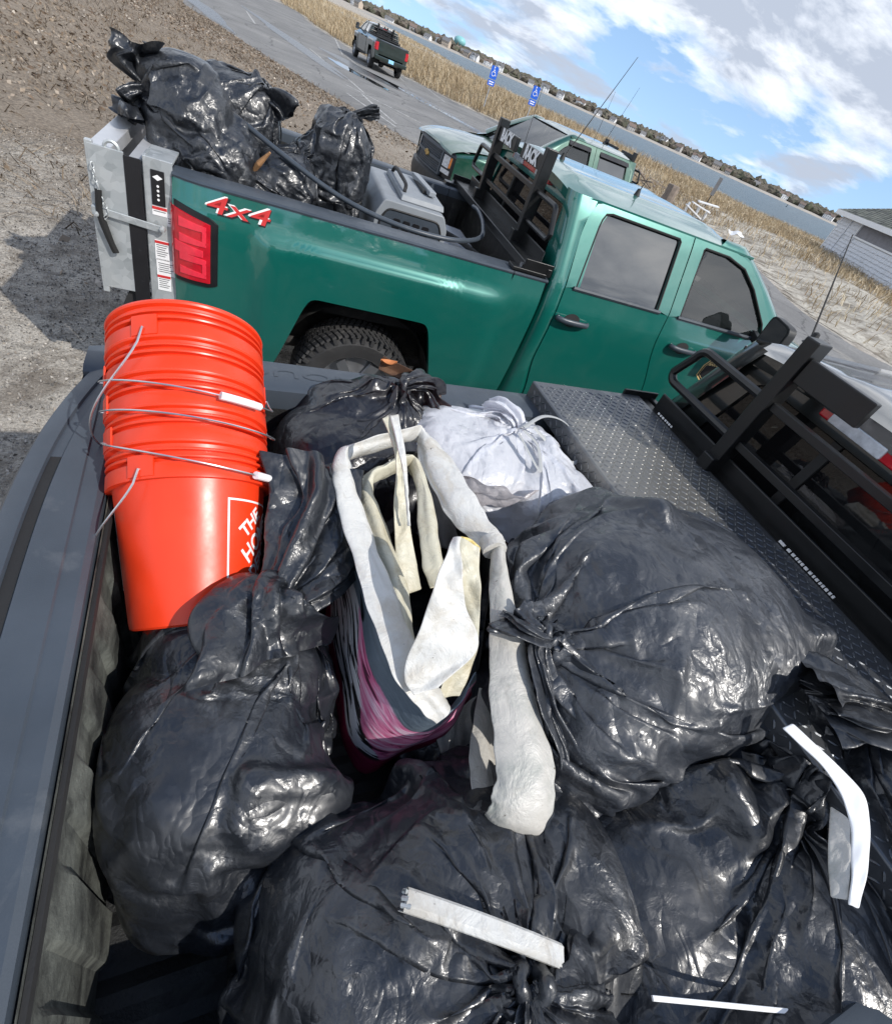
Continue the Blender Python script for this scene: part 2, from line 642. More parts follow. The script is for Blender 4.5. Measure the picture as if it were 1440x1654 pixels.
def side_panel(x0, x1, zb, zt, sd, nx=60, nz=22, extra=()):
    xs = np.unique(np.concatenate([np.linspace(x0, x1, nx), [e for e in extra if x0 < e < x1]]))
    P = []
    for x in xs:
        b, t = zb(x), zt(x)
        P.append([(x, sd*SY(x, b+(t-b)*k/(nz-1)), b+(t-b)*k/(nz-1)) for k in range(nz)])
    return P


def inward_lip(P, sd, depth):
    """a short return flange along the lower edge of a panel"""
    return [[r[0], (r[0][0], r[0][1]-sd*depth, r[0][2])] for r in P]


def loft_ring(outer, inner, sd, n=64, off=0.0):
    def res(path):
        p = np.array(path, float)
        L = np.r_[0, np.cumsum(np.linalg.norm(np.diff(p, axis=0), axis=1))]
        s = np.linspace(0, L[-1], n)
        return np.c_[np.interp(s, L, p[:, 0]), np.interp(s, L, p[:, 1])]
    o, i = res(outer), res(inner)
    P = []
    for a, b in zip(o, i):
        row = []
        for t in (0, .25, .5, .75, 1):
            q = a+(b-a)*t
            row.append((q[0], sd*(SY(q[0], q[1])-off), q[1]))
        row.append((b[0], sd*(SY(b[0], b[1])-off-.022), b[1]))
        P.append(row)
    return P


def round_poly(pts, r, k=5):
    """rounds the corners of a closed 2D polygon"""
    out = []
    n = len(pts)
    for i in range(n):
        p = Vector(pts[i]); a = Vector(pts[i-1]); b = Vector(pts[(i+1) % n])
        rr = r[i] if hasattr(r, '__len__') else r
        da, db = (a-p), (b-p)
        ra = min(rr, da.length*.45); rb = min(rr, db.length*.45)
        A = p+da.normalized()*ra; B = p+db.normalized()*rb
        for t in np.linspace(0, 1, k):
            out.append(tuple((1-t)**2*A+2*t*(1-t)*p+t*t*B))
    return out


REAR_WIN = [(2.345, 1.425), (3.045, 1.425), (3.045, 1.842), (2.40, 1.842)]
FRONT_WIN = [(3.255, 1.425), (4.075, 1.425), (3.99, 1.60), (3.70, 1.802), (3.50, 1.842), (3.262, 1.842)]


def wheel_mesh(parent, x, y, sd, hero):
    R, W = .400, .27
    m = MB()
    prof = [(.25, -W/2+.01), (.30, -W/2), (.345, -W/2-.004), (.375, -W/2+.015), (.392, -W/2+.035), (.396, 0), (.392, W/2-.035), (.375, W/2-.015), (.345, W/2+.004), (.30, W/2), (.25, W/2-.01)]
    m.lathe(prof, axis='y', seg=56)
    if hero:
        # tread blocks, shoulder lugs
        for k in range(64):
            for row, (yy, wd) in enumerate(((-.108, .05), (-.052, .045), (0, .04), (.052, .045), (.108, .05))):
                a = 2*math.pi*(k+.5*(row % 2))/64
                M = Matrix.Rotation(a, 3, 'Y') @ Matrix.Rotation(.35*(1 if row < 2 else -1 if row > 2 else 0), 3, 'X')
                c = Matrix.Rotation(a, 3, 'Y') @ Vector((.399, yy, 0))
                m.box(c, (.016, wd, .026), M)
        for k in range(40):
            a = 2*math.pi*k/40
            for s in (-1, 1):
                c = Matrix.Rotation(a, 3, 'Y') @ Vector((.374, s*(W/2-.006), 0))
                m.box(c, (.036, .022, .022), Matrix.Rotation(a, 3, 'Y'))
    w = m.build('wheel', MT['tyre'], parent, smooth=True)
    w.location = (x, y, R)
    m = MB()
    o = sd*(W/2-.02)
    m.lathe([(.255, sd*W/2*.95), (.25, o-.02*sd), (.235, o-.05*sd), (.10, o-.03*sd), (.07, o+.0*sd), (.0, o+.005*sd)], axis='y', seg=40)
    for k in range(6):
        a = 2*math.pi*k/6
        M = Matrix.Rotation(a, 3, 'Y')
        m.box(M @ Vector((.155, o-.012*sd, 0)), (.17, .03, .065), M, .8)
    m.build('rim', MT['alloy'], w, smooth=True)
    return w


def make_rack(truck, letters=True):
    """headache rack behind the cab"""
    x = 2.05
    rk = MB()
    rk.box((x-.03, 0, 1.445), (.13, 1.93, .055)).box((x+.02, 0, 1.50), (.012, 1.78, .10))
    rack = rk.build('headache_rack', MT['steel_black'], truck, bevel=.006)
    for sd in (-1, 1):
        m = MB()
        m.box((x, sd*.485, 1.735), (.075, .055, .56))
        m.box((x-.045, sd*.485, 1.50), (.04, .055, .08))
        m.build('post', MT['steel_black'], rack, bevel=.005)
        pw = .385 if letters else .25
        m = MB().box((x-.01, sd*(.4545-pw/2), 1.925), (.03, pw, .085))
        lp = m.build('name_plate', MT['steel_black'], rack, bevel=.004)
        V, F = ([], []) if not letters else text_geo('BACK' if sd > 0 else 'RACK', .105, .0, .006, 1.0)
        t = MB().add([(x-.0285, sd*.262-p[0]*.90, 1.925+p[1]*.95) for p in V], F)
        if V: t.build('lettering', MT['decal_white'], rack, fix=False)
        # rounded loop outside the post
        z1, z2 = 1.785, 1.615
        pts = [(x, sd*.50, z1)]+[(x, sd*(.80+.05*math.sin(a)), z1-.05+.05*math.cos(a)) for a in np.linspace(0, 1.4, 5)]
        pts += [(x, sd*(.86+.04*math.sin(a)), z2+.04-.04*math.cos(a)) for a in np.linspace(1.4, 0, 5)]+[(x, sd*.50, z2)]
        MB().tube(pts, .017, 8).build('side_loop', MT['steel_black'], rack, smooth=True)
        # end bracket over the bed rail
        m = MB().box((x-.07, sd*.93, 1.435), (.24, .09, .02)).box((x-.02, sd*.965, 1.47), (.20, .012, .07)).box((x+.06, sd*.93, 1.455), (.03, .09, .05))
        m.build('bracket', MT['steel_black'], rack, bevel=.004)
        MB().tube([(x-.12, sd*.93, 1.44), (x-.12, sd*.93, 1.465)], .012, 8).build('bolt', MT['alloy'], rack)
    for z in (1.785, 1.615):
        MB().box((x, 0, z), (.03, .915, .03)).build('rail', MT['steel_black'], rack, bevel=.003)
    return rack


def make_truck(name, label, cat, group, loc, rz, paint, hero=False, tailgate=True, rack=True, glass='glass', liner='liner', cab_gap=True, front_detail=False, mirror_black=True):
    T = thing(name, label, cat, loc, rz, group)
    pt = MT[paint]
    ax = [XR+s*(.30+.25*k/14) for s in (-1, 1) for k in range(15)]
    axf = [XF+s*(.30+.25*k/14) for s in (-1, 1) for k in range(15)]
    for sd in (-1, 1):
        # bed side
        zb = lambda x: max(.50+.10*sstep(.5, 0, x), arch(x, XR) if abs(x-XR) < .56 else 0)
        P = side_panel(0.0, 2.118, zb, lambda x: 1.402, sd, 64, 26, ax)
        m = MB().grid(P)
        m.grid(inward_lip(P, sd, .05))
        m.grid([[r[-1], (r[-1][0], r[-1][1]-sd*.03, 1.406)] for r in P])
        # rear corner return and the gap side
        m.grid([[q, (-.0, q[1]-sd*.20, q[2])] for q in P[0]])
        m.grid([[q, (q[0]+.012, q[1]-sd*.02, q[2]), (q[0]+.014, q[1]-sd*.12, q[2])] for q in P[-1]])
        bs = m.build('bed_side', pt, T, smooth=True, angle=50)
        # rail cap in two pieces
        for (xa, xb) in ((0.0, 1.88), (1.885, 2.13)):
            rows = []
            for x in np.linspace(xa, xb, 30):
                y = SY(x, 1.39)
                rows.append([(x, sd*(y+.003), 1.400), (x, sd*(y+.005), 1.409), (x, sd*(y-.006), 1.417), (x, sd*(y-.05), 1.421), (x, sd*(.83), 1.421), (x, sd*.812, 1.412), (x, sd*.806, 1.37), (x, sd*.806, 1.32)])
            m = MB().grid(rows)
            m.grid([[r, (r[0], r[1], 1.36)] for r in rows[0]]).grid([[r, (r[0], r[1], 1.36)] for r in rows[-1]])
            m.build('rail_cap', MT['cap'], T, smooth=True, angle=30)
        # wheel well
        m = MB()
        for xc in (XR, XF):
            rows = []
            for a in np.linspace(-.25, math.pi+.25, 18):
                xx, zz_ = xc+.52*math.cos(a), .46+.52*math.sin(a)
                rows.append([(xx, sd*.93, min(zz_, 1.0)), (xx, sd*.55, min(zz_, 1.0))])
            m.grid(rows)
            m.box((xc, sd*.545, .75), (1.05, .02, .55))
            m.build('wheel_well', MT['underbody'], T)
            m = MB()
        # cab side strip behind the rear door, sill, pillars
        m = MB()
        rows = []
        for z in np.linspace(.48, 1.885, 34):
            zc = min(z, 1.885)
            xb = 2.262+.02*sstep(1.3, 1.8, z)+.055*sstep(1.74, 1.885, z)+.06*sstep(.9, .5, z)
            rows.append([(2.150, sd*(SY(2.2, zc)-.10), z), (2.152, sd*(SY(2.2, zc)-.055), z), (2.165, sd*(SY(2.2, zc)-.02), z), (2.19, sd*(SY(2.2, zc)-.003), z), (2.215, sd*SY(2.2, zc), z), (xb-.008, sd*SY(2.3, zc), z), (xb-.002, sd*(SY(2.3, zc)-.007), z), (xb+.11, sd*(SY(2.3, zc)-.009), z)])
        m.grid(rows)
        m.build('cab_corner', pt, T, smooth=True, angle=50)
        m = MB()
        m.grid([[(x, sd*(SY(x, .5)-.012), .53), (x, sd*(SY(x, .5)-.012), .42), (x, sd*.80, .40)] for x in np.linspace(2.2, 4.5, 12)])
        # dark body shell just inside the doors (shows in the shut lines)
        m.grid([[(x, sd*(SY(x, z)-.035), z) for z in np.linspace(.5, 1.41, 8)] for x in np.linspace(2.2, 4.4, 10)])
        m.build('sill', MT['dark_inside'], T)
        # doors
        fx = lambda z: 3.152+.19*sstep(1.28, .72, z)*(1.0)

        def panel(xa, xb):
            rows = []
            for s in np.linspace(0, 1, 30):
                rows.append([(xa(z)+(xb(z)-xa(z))*s, z) for z in np.linspace(.53, 1.405, 26)])
            return rows
        for kind in (0, 1):
            if kind == 0:
                xa = lambda z: 2.268+.075*sstep(.95, .55, z)
                xb = lambda z: fx(z)-.004
                outer = [(2.268, 1.405), (2.272, 1.70), (2.29, 1.80), (2.335, 1.868), (2.40, 1.884), (3.145, 1.884), (3.149, 1.405)]
                win, hx = REAR_WIN, 2.405
                inner = [(2.345, 1.425), (2.385, 1.76), (2.395, 1.80), (2.415, 1.832), (2.46, 1.842), (3.03, 1.842), (3.045, 1.83), (3.045, 1.425)]
            else:
                xa = lambda z: fx(z)+.004
                xb = lambda z: 4.27-.02*sstep(1.0, .6, z)
                outer = [(3.157, 1.405), (3.155, 1.884), (3.52, 1.884), (3.70, 1.855), (3.90, 1.735), (4.13, 1.545), (4.265, 1.405)]
                win, hx = FRONT_WIN, 3.412
                inner = [(3.255, 1.425), (3.258, 1.83), (3.27, 1.842), (3.50, 1.842), (3.68, 1.806), (3.84, 1.71), (4.06, 1.52), (4.11, 1.425)]
            g = [[(x, sd*SY(x, z), z) for (x, z) in r] for r in panel(xa, xb)]
            m = MB().grid(g)
            for edge in (g[0], g[-1]):
                m.grid([[q, (q[0], q[1]-sd*.03, q[2])] for q in edge])
            m.grid([[r[-1], (r[-1][0], r[-1][1]-sd*.02, r[-1][2]+.006)] for r in g])
            m.grid(loft_ring(outer, inner, sd))
            m.grid([[(q[0], sd*SY(*q), q[1]), (q[0], sd*(SY(*q)-.03), q[1])] for q in round_poly(outer, .0, 1)])
            d = m.build('door', pt, T, smooth=True, angle=45)
            # glass
            pl = [(p[0], p[1]) for p in inner]
            cx, cz = np.mean([p[0] for p in pl]), np.mean([p[1] for p in pl])
            n = 10
            xs0, xs1 = min(p[0] for p in pl), max(p[0] for p in pl)
            rows = []
            for s in np.linspace(0, 1, 24):
                x = xs0+(xs1-xs0)*s
                top = np.interp(x, [p[0] for p in sorted(pl[:-1])], [p[1] for p in sorted(pl[:-1])]) if kind else (np.interp(x, [2.345, 2.385, 2.415, 2.46, 3.045], [1.43, 1.76, 1.832, 1.842, 1.842]))
                rows.append([(x, sd*(SY(x, z)-.020), z) for z in np.linspace(1.412, max(1.416, top+.004), n)])
            MB().grid(rows).build('window', MT[glass if kind == 0 else 'glass_see'], d, smooth='all')
            # window seal and belt strip
            loop = [(p[0], sd*(SY(*p)-.004), p[1]) for p in inner]
            MB().tube(loop, .007, 6).build('window_seal', MT['rubber'], d, smooth=True)
            belt = [(x, sd*(SY(x, 1.415)+.004), 1.415) for x in np.linspace(inner[0][0]-.02, inner[-1][0]+.02, 14)]
            MB().tube(belt, .010, 6, ry=.014).build('belt_strip', MT['cap'], d, smooth=True)
            # handle
            m = MB()
            hz = 1.222
            yy = SY(hx, hz)
            hp = [(hx-.125, sd*(yy+.010), hz+.004), (hx-.11, sd*(yy+.034), hz+.003), (hx-.05, sd*(yy+.046), hz), (hx+.05, sd*(yy+.046), hz), (hx+.11, sd*(yy+.034), hz-.003), (hx+.125, sd*(yy+.010), hz-.004)]
            m.tube(crom(hp, 16), .013, 8, ry=.019)
            h = m.build('handle', MT['cap'], d, smooth='all')
            m = MB()
            m.add([(hx, sd*(yy+.003), hz)]+[(hx+.062*math.cos(a), sd*(SY(hx, hz+.044*math.sin(a))+.0035), hz+.044*math.sin(a)) for a in np.linspace(0, 2*math.pi, 25)[:-1]], [(0, i+1, (i+1) % 24+1) for i in range(24)])
            m.build('handle_shade', MT['dark_inside'], d)  # flat dark disc on the door skin, painting the shade of the scoop
        # front fender
        zb = lambda x: max(.50, arch(x, XF) if abs(x-XF) < .56 else 0)
        ztf = lambda x: np.interp(x, [4.28, 4.6, 5.3, 5.72], [1.40, 1.30, 1.20, 1.10])
        P = side_panel(4.278, 5.70, zb, lambda x: float(ztf(x)), sd, 50, 20, axf)
        m = MB().grid(P).grid(inward_lip(P, sd, .06))
        m.grid([[r[-1], (r[-1][0], r[-1][1]-sd*.05, r[-1][2]+.028), (r[-1][0], r[-1][1]-sd*.13, r[-1][2]+.034)] for r in P])
        fd = m.build('fender', pt, T, smooth=True, angle=60)
        # pillar beside the windscreen
        m = MB()
        rows = []
        for s in np.linspace(-.25, 1, 22):
            a = Vector((3.62+.80*s, 0, 1.893-.50*max(0, s)+.10*max(0, s)*(1-s)))
            y = SY(a.x, min(a.z, 1.885))
            rows.append([(a.x-.06, sd*(y+.001), a.z-.03), (a.x-.01, sd*(y-.008), a.z+.010), (a.x+.035, sd*(y-.05), a.z+.030), (a.x+.06, sd*(y-.11), a.z+.026), (a.x+.07, sd*(y-.20), a.z-.01)])
        m.grid(rows).build('pillar', pt, T, smooth='all')
        # mirror
        m = MB()
        mz, mx, my = 1.50, 3.60, SY(4.0, 1.45)
        mx = 3.93
        sh = round_poly([(-.10, -.155), (.10, -.135), (.10, .135), (-.11, .155)], .05, 4)
        bk = [(q[0]*.75, q[1]*.8) for q in sh]
        m.prism(sh, lambda q: (mx-.05, sd*(my+.26+q[0]), mz+q[1]), lambda q: (mx+.03, sd*(my+.26+q[0]), mz+q[1]))
        m.prism(bk, lambda q: (mx+.03, sd*(my+.26+q[0]), mz+q[1]), lambda q: (mx+.10, sd*(my+.25+q[0]*.8), mz+q[1]*.9))
        m.beam((mx+.04, sd*(my+.18), mz-.09), (mx+.10, sd*(my-.02), mz-.06), .05, .06)
        mr = m.build('mirror', MT['plastic'], T, bevel=.006)
        m = MB().fan([(mx-.053, sd*(my+.26+q[0]*.88), mz+q[1]*.9) for q in sh])
        m.build('mirror_glass', MT['glass'], mr)
        # lights at the rear corner
        def corner(u, z, off):
            """u: distance along the plan curve, from the side panel round to the back"""
            if u < .175:
                x = .20-u
                return (x, sd*(SY(x, z)+off), z)
            t = min(1, (u-.175)/.05)
            x = .025-.025*math.sin(t*math.pi/2)-off*t
            y = SY(.02, z)-.04*(1-math.cos(t*math.pi/2))+off*(1-t)
            if u > .225: y -= (u-.225)
            return (x, sd*y, z)

        def lens(u0, u1, z0, z1, off, slope=0., n=18):
            rows = []
            for u in np.linspace(u0, u1, n):
                k = (u-u0)/(u1-u0)
                rows.append([corner(u, z0+(z1-z0)*t+slope*t*min(1, u/.2)-(.012*(1-min(1, u/.03)))*(2*t-1), off) for t in np.linspace(0, 1, 10)])
            m = MB().grid(rows)
            m.grid([[r, corner_in(r)] for r in rows[0]]).grid([[rows[i][0], corner_in(rows[i][0])] for i in range(n)]).grid([[rows[i][-1], corner_in(rows[i][-1])] for i in range(n)])
            return m

        def corner_in(q): return (q[0]+.012, q[1]-sd*.014, q[2])
        tl = lens(-.006, .36, .915, 1.265, .008, .045).build('taillight', MT['decal_black'], T, smooth=True)
        lens(.030, .345, .940, 1.235, .016, .045).build('lens', MT['red_lens'], tl, smooth=True)
        for (za, zb_) in ((1.13, 1.22), (.965, 1.055)):
            for (a0, a1, b0, b1) in ((.045, .17, zb_-.018, zb_), (.045, .17, za, za+.014), (.045, .062, za+.012, zb_-.016)):
                lens(a0, a1, b0, b1, .0195, .03, 8).build('light_guide', MT['red_lens_light'], tl, smooth=True)
        lens(.06, .19, 1.075, 1.10, .0195, .03, 8).build('light_guide', MT['red_lens_light'], tl, smooth=True)
        # headlight
        def fr(y, z): return 5.83-.17*(abs(y)/.95)**2.4-.10*max(0, z-.85)**1.3-.02
        hl = MB()
        rows = []
        for u in np.linspace(0, 1, 14):
            y = .55+.335*u
            rows.append([(fr(y, z)+.012-.12*sstep(.75, 1, u), sd*y, z) for z in np.linspace(.80, 1.085, 8)])
        h = hl.grid(rows).build('headlight', MT['decal_black'], T, smooth='all')
        m = MB()
        m.grid([[(fr(y, z)+.022-.08*sstep(.75, .9, y), sd*y, z) for z in np.linspace(.90, 1.06, 5)] for y in np.linspace(.57, .74, 6)])
        m.grid([[(fr(y, z)+.022, sd*y, z) for z in np.linspace(.81, .875, 4)] for y in np.linspace(.57, .80, 6)])
        m.build('lens', MT['clear_lens'], h, smooth='all')
        MB().grid([[(fr(y, z)+.024-.09*sstep(.75, .89, y), sd*y, z) for z in np.linspace(.91, 1.055, 5)] for y in np.linspace(.75, .865, 6)]).build('turn_signal', MT['amber'], h, smooth='all')
        for xc in (XR, XF):
            wheel_mesh(T, xc, sd*.855, sd, hero)
    # roof
    rows = []
    for s in np.linspace(0, 1, 26):
        x = 2.165+1.56*s
        row = []
        for q in np.linspace(-1, 1, 33):
            zr = 1.888+.055*(1-abs(q)**2.6)-.035*sstep(.1, 0, s)*(1)-.05*sstep(.80, 1, s)*s*(1-abs(q)**3)
            rib = .007*(sstep(.42, .45, abs(q))*(1-sstep(.60, .63, abs(q))))*sstep(.05, .10, s)*(1-sstep(.88, .94, s))
            row.append((x+.04*(1-q*q)*(s-.5), q*(SY(2.8, 1.885)+.004), zr+rib))
        rows.append(row)
    m = MB().grid(rows)
    for k in (0, -1): m.grid([[r[k], (r[k][0], r[k][1], r[k][2]-.012), (r[k][0], r[k][1]*.985, r[k][2]-.02)] for r in rows])
    m.grid([[q, (q[0]+.004, q[1]*.99, q[2]-.05)] for q in rows[0]])
    m.build('roof', pt, T, smooth=True, angle=50)
    # back wall of the cab with its window
    n = 17
    outer = [(-.95, .92), (-.955, 1.40), (-.80, 1.78), (-.755, 1.855), (.755, 1.855), (.80, 1.78), (.955, 1.40), (.95, .92)]
    inner = [(-.70, 1.455), (-.715, 1.50), (-.645, 1.765), (-.62, 1.785), (.62, 1.785), (.645, 1.765), (.715, 1.50), (.70, 1.455)]
    m = MB()
    xw = lambda z: 2.152+.10*max(0, z-1.42)
    m.grid([[(xw(a[1]), a[0], a[1]), (xw(b[1]), b[0], b[1]), (xw(b[1])+.03, b[0], b[1])] for a, b in zip(outer, inner)])
    m.grid([[(xw(z), y, z) for z in (.92, 1.455)] for y in np.linspace(-.70, .70, 3)])
    m.build('cab_back', pt, T, smooth=False)
    m = MB()
    m.grid([[(xw(z)+.014, y*(1-.0*(z-1.45)), z) for z in (1.45, 1.79)] for y in (-.71, .71)])
    rw = m.build('rear_window', MT['glass_rear'], T)
    m = MB()
    for y in (-.27, .27): m.box((xw(1.62)+.012, y, 1.62), (.02, .035, .32), Matrix.Rotation(.1, 3, 'Y'))
    m.box((xw(1.465)+.008, 0, 1.466), (.02, 1.40, .03))
    m.build('window_frame', MT['rubber'], rw)
    # high brake light
    m = MB().box((2.185, 0, 1.845), (.06, .76, .046))
    hb = m.build('brake_light', MT['red_lens'], T, bevel=.008)
    for sd in (-1, 1):
        MB().box((2.162, sd*.235, 1.845), (.035, .20, .040)).build('cargo_lamp', MT['clear_lens'], hb, bevel=.005)
    # windscreen, cowl, bonnet
    m = MB()
    rows = []
    for s in np.linspace(0, 1, 12):
        rows.append([(3.715+.745*s+.025*(1-q*q)*(.3+.7*s), q*(.70+.17*s), 1.886-.53*s+.05*s*(1-s)) for q in np.linspace(-1, 1, 16)])
    m.grid(rows).build('windscreen', MT['glass_see'], T, smooth='all')
    rows = []
    for s in np.linspace(0, 1, 26):
        x = 4.42+1.34*s
        row = []
        for q in np.linspace(-1, 1, 29):
            w = .93-.10*s*s
            z = 1.335-.09*s-.10*s**6+.035*(1-q*q)-.014*sstep(.52, .60, abs(q))*sstep(0, .2, s)
            row.append((x+.07*(1-q*q)*s, q*w, z))
        rows.append(row)
    m = MB().grid(rows)
    m.grid([[q, (q[0]+.015, q[1], q[2]-.03)] for q in rows[-1]])
    m.build('hood', pt, T, smooth='all')
    # front end
    m = MB()
    def fx_(y, z): return 5.83-.17*(abs(y)/.95)**2.4-.10*max(0, z-.85)**1.3
    m.grid([[(fx_(y, z)-.03, y, z) for z in np.linspace(.74, 1.14, 8)] for y in np.linspace(-.90, .90, 24)])
    gr = m.build('grille', MT['decal_black'], T, smooth='all')
    m = MB()
    for z0, z1 in ((1.075, 1.135), (.905, .955), (.74, .775)):
        rows = [[(fx_(y, z)+d, y, z) for (z, d) in ((z0, -.02), (z0+.004, .018), (z1-.006, .018), (z1, -.02))] for y in np.linspace(-.88 if z0 > 1 else -.56, .88 if z0 > 1 else .56, 24)]
        m.grid(rows)
    for sd in (-1, 1): m.grid([[(fx_(y, z)+d, sd*y, z) for (y, d) in ((.50, -.02), (.505, .016), (.55, .016), (.555, -.02))] for z in np.linspace(.75, 1.10, 6)])
    m.build('grille_surround', MT['cap'], gr, smooth=True)
    m = MB()
    if front_detail:
        for z0, z1 in ((.775, .905), (.955, 1.075)):
            k = 0
            y = -.62
            while y < .62:
                for sgn in (-1, 1):
                    ya, yb = y, y+sgn*(z1-z0)*.6
                    if abs(ya) < .52 and abs(yb) < .52:
                        m.beam((fx_(ya, z0)-.004, ya, z0), (fx_(yb, z1)-.004, yb, z1), .012, .012)
                y += .036
        m.build('grille_mesh', MT['cap'], gr)
    m = MB().box((fx_(0, .93)+.022, 0, .93), (.02, .20, .045)).box((fx_(0, .93)+.022, 0, .93), (.022, .075, .085))
    m.build('emblem', MT['gold'], gr, bevel=.004)
    rows = []
    for y in np.linspace(-.97, .97, 24):
        xx = 5.90-.22*(abs(y)/.97)**2.6
        rows.append([(xx-.06, y, .74), (xx, y, .72), (xx+.01, y, .60), (xx-.01, y, .50), (xx-.10, y, .46)])
    MB().grid(rows).build('front_bumper', MT['plastic'], T, smooth=True)
    # bed
    m = MB()
    zf = .905
    ys = np.linspace(-.80, .80, 65)
    prof = [(y, zf+(.012 if (i//2) % 2 else 0)) for i, y in enumerate(ys)]
    m.grid([[(x, y, z) for (y, z) in prof] for x in (.0, .7, 1.4, 2.10)])
    m.grid([[(2.095, y, z) for z in (.9, 1.36, 1.39)] for y in (-.81, -.4, 0, .4, .81)])
    m.box((2.10, 0, 1.40), (.06, 1.64, .035))
    m.build('bed_floor', MT[liner], T)
    for sd in (-1, 1):
        m = MB()
        rows = []
        for x in np.linspace(.0, 2.1, 190):
            r = .014*(1 if (x*7.2) % 1 < .5 else 0)
            rows.append([(x, sd*(.80-.0*r), zf), (x, sd*(.803-r), zf+.05), (x, sd*(.806-r), 1.22), (x, sd*.790, 1.27), (x, sd*.795, 1.36)])
        m.grid(rows)
        # wheel house
        pr = round_poly([(XR-.42, zf), (XR-.36, zf+.24), (XR+.36, zf+.24), (XR+.42, zf)], .08, 4)
        m.prism(pr, lambda q: (q[0], sd*.80, q[1]), lambda q: (q[0], sd*.60, q[1]))
        m.build('bed_wall', MT[liner], T, smooth=True)
    m = MB().box((2.7, 0, .58), (5.0, 1.1, .22)).box((1.1, 0, .86), (2.1, 1.6, .06)).box((3.3, 0, .52), (2.3, 1.7, .08))
    m.tube([(XR, -.8, .4), (XR, .8, .4)], .055, 8).tube([(XF, -.8, .4), (XF, .8, .4)], .055, 8).tube([(1.9, -.62, .52), (.4, -.62, .50)], .04, 8)
    m.build('chassis', MT['underbody'], T)
    # cabin inside
    m = MB()
    for (xs, w) in ((2.50, 1.5), (3.45, .55)):
        for yy in ((0,) if w > 1 else (-.42, .42)):
            m.box((xs, yy, 1.28), (.16, w, .55), Matrix.Rotation(-.2, 3, 'Y')).box((xs+.28, yy, 1.04), (.5, w, .14))
            for h_ in ((-.45, .45) if w > 1 else (yy,)): m.box((xs-.07, h_, 1.61), (.10, .26, .16))
    m.box((4.22, 0, 1.25), (.35, 1.6, .22))
    m.build('cabin', MT['dark_inside'], T, bevel=.03)
    # rear bumper
    if tailgate:
        m = MB()
        m.grid([[(-.16+.05*(abs(y)/.95)**3, y, .56), (-.19+.05*(abs(y)/.95)**3, y, .62), (-.18+.05*(abs(y)/.95)**3, y, .74), (-.05, y, .755)] for y in np.linspace(-.95, .95, 20)])
        m.build('rear_bumper', MT['plastic'] if paint != 'paint_dark' else pt, T, smooth=True)
        MB().box((-.19, 0, .66), (.012, .31, .16)).build('license_plate', MT['plate_blue'], T)
        rows = []
        for y in np.linspace(-.80, .80, 40):
            e = .012*(abs(y)/.8)**4
            rows.append([(-.005+e, y, .80), (-.018+e, y, .84), (-.022+e, y, 1.0), (-.024+e, y, 1.12), (-.035+e, y, 1.20), (-.04+e, y, 1.36)])
        m = MB().grid(rows)
        tg = m.build('tailgate', pt, T, smooth=True, angle=30)
        MB().box((-.033, 0, 1.27), (.02, .22, .085)).build('handle', MT['plastic'], tg, bevel=.006)
        m = MB()
        rows = []
        for i, y in enumerate(np.linspace(-.80, .80, 340)):
            f_ = (y*6.6) % 1
            r = .013*min(1, max(0, min(f_, .5-f_)*14)) if f_ < .5 else 0
            rows.append([(.128-r, y, .93), (.124-r, y, 1.02), (.118-r, y, 1.27), (.108-r*.4, y, 1.315), (.104, y, 1.34), (.101, y, 1.40)])
        m.grid(rows).build('inner_panel', MT['liner_dirty'] if rack == 'plain' else MT[liner], tg, smooth=True, angle=25)
        cap = MB()
        rows = []
        for y in np.linspace(-.82, .82, 60):
            k = (abs(y)/.82)
            xo = -.075+.085*k**3.2
            rows.append([(xo, y, 1.365), (xo-.003, y, 1.395), (xo+.008, y, 1.412), (xo+.03, y, 1.418), (xo+.045, y, 1.4185),
                         (xo+.048, y, 1.4120), (xo+.068, y, 1.4120), (xo+.071, y, 1.4185), (.052, y, 1.4205), (.055, y, 1.4165), (.084, y, 1.416), (.094, y, 1.409), (.098, y, 1.39), (.098, y, 1.36)])
        cap.grid(rows)
        cap.build('tailgate_cap', MT['cap'], tg, smooth=True, angle=30)
        m = MB()
        m.grid([[(-.075+.085*(abs(y)/.82)**3.2+d, y, 1.4128) for d in (.0485, .0675)] for y in np.linspace(-.78, .47, 40)])
        m.build('cap_slot', MT['rubber'], tg)
        MB().tube([(.106, -.80, 1.385), (.106, .80, 1.385)], .007, 6).build('seal', MT['rubber'], tg)
    if rack: make_rack(T, rack != 'plain')
    return T

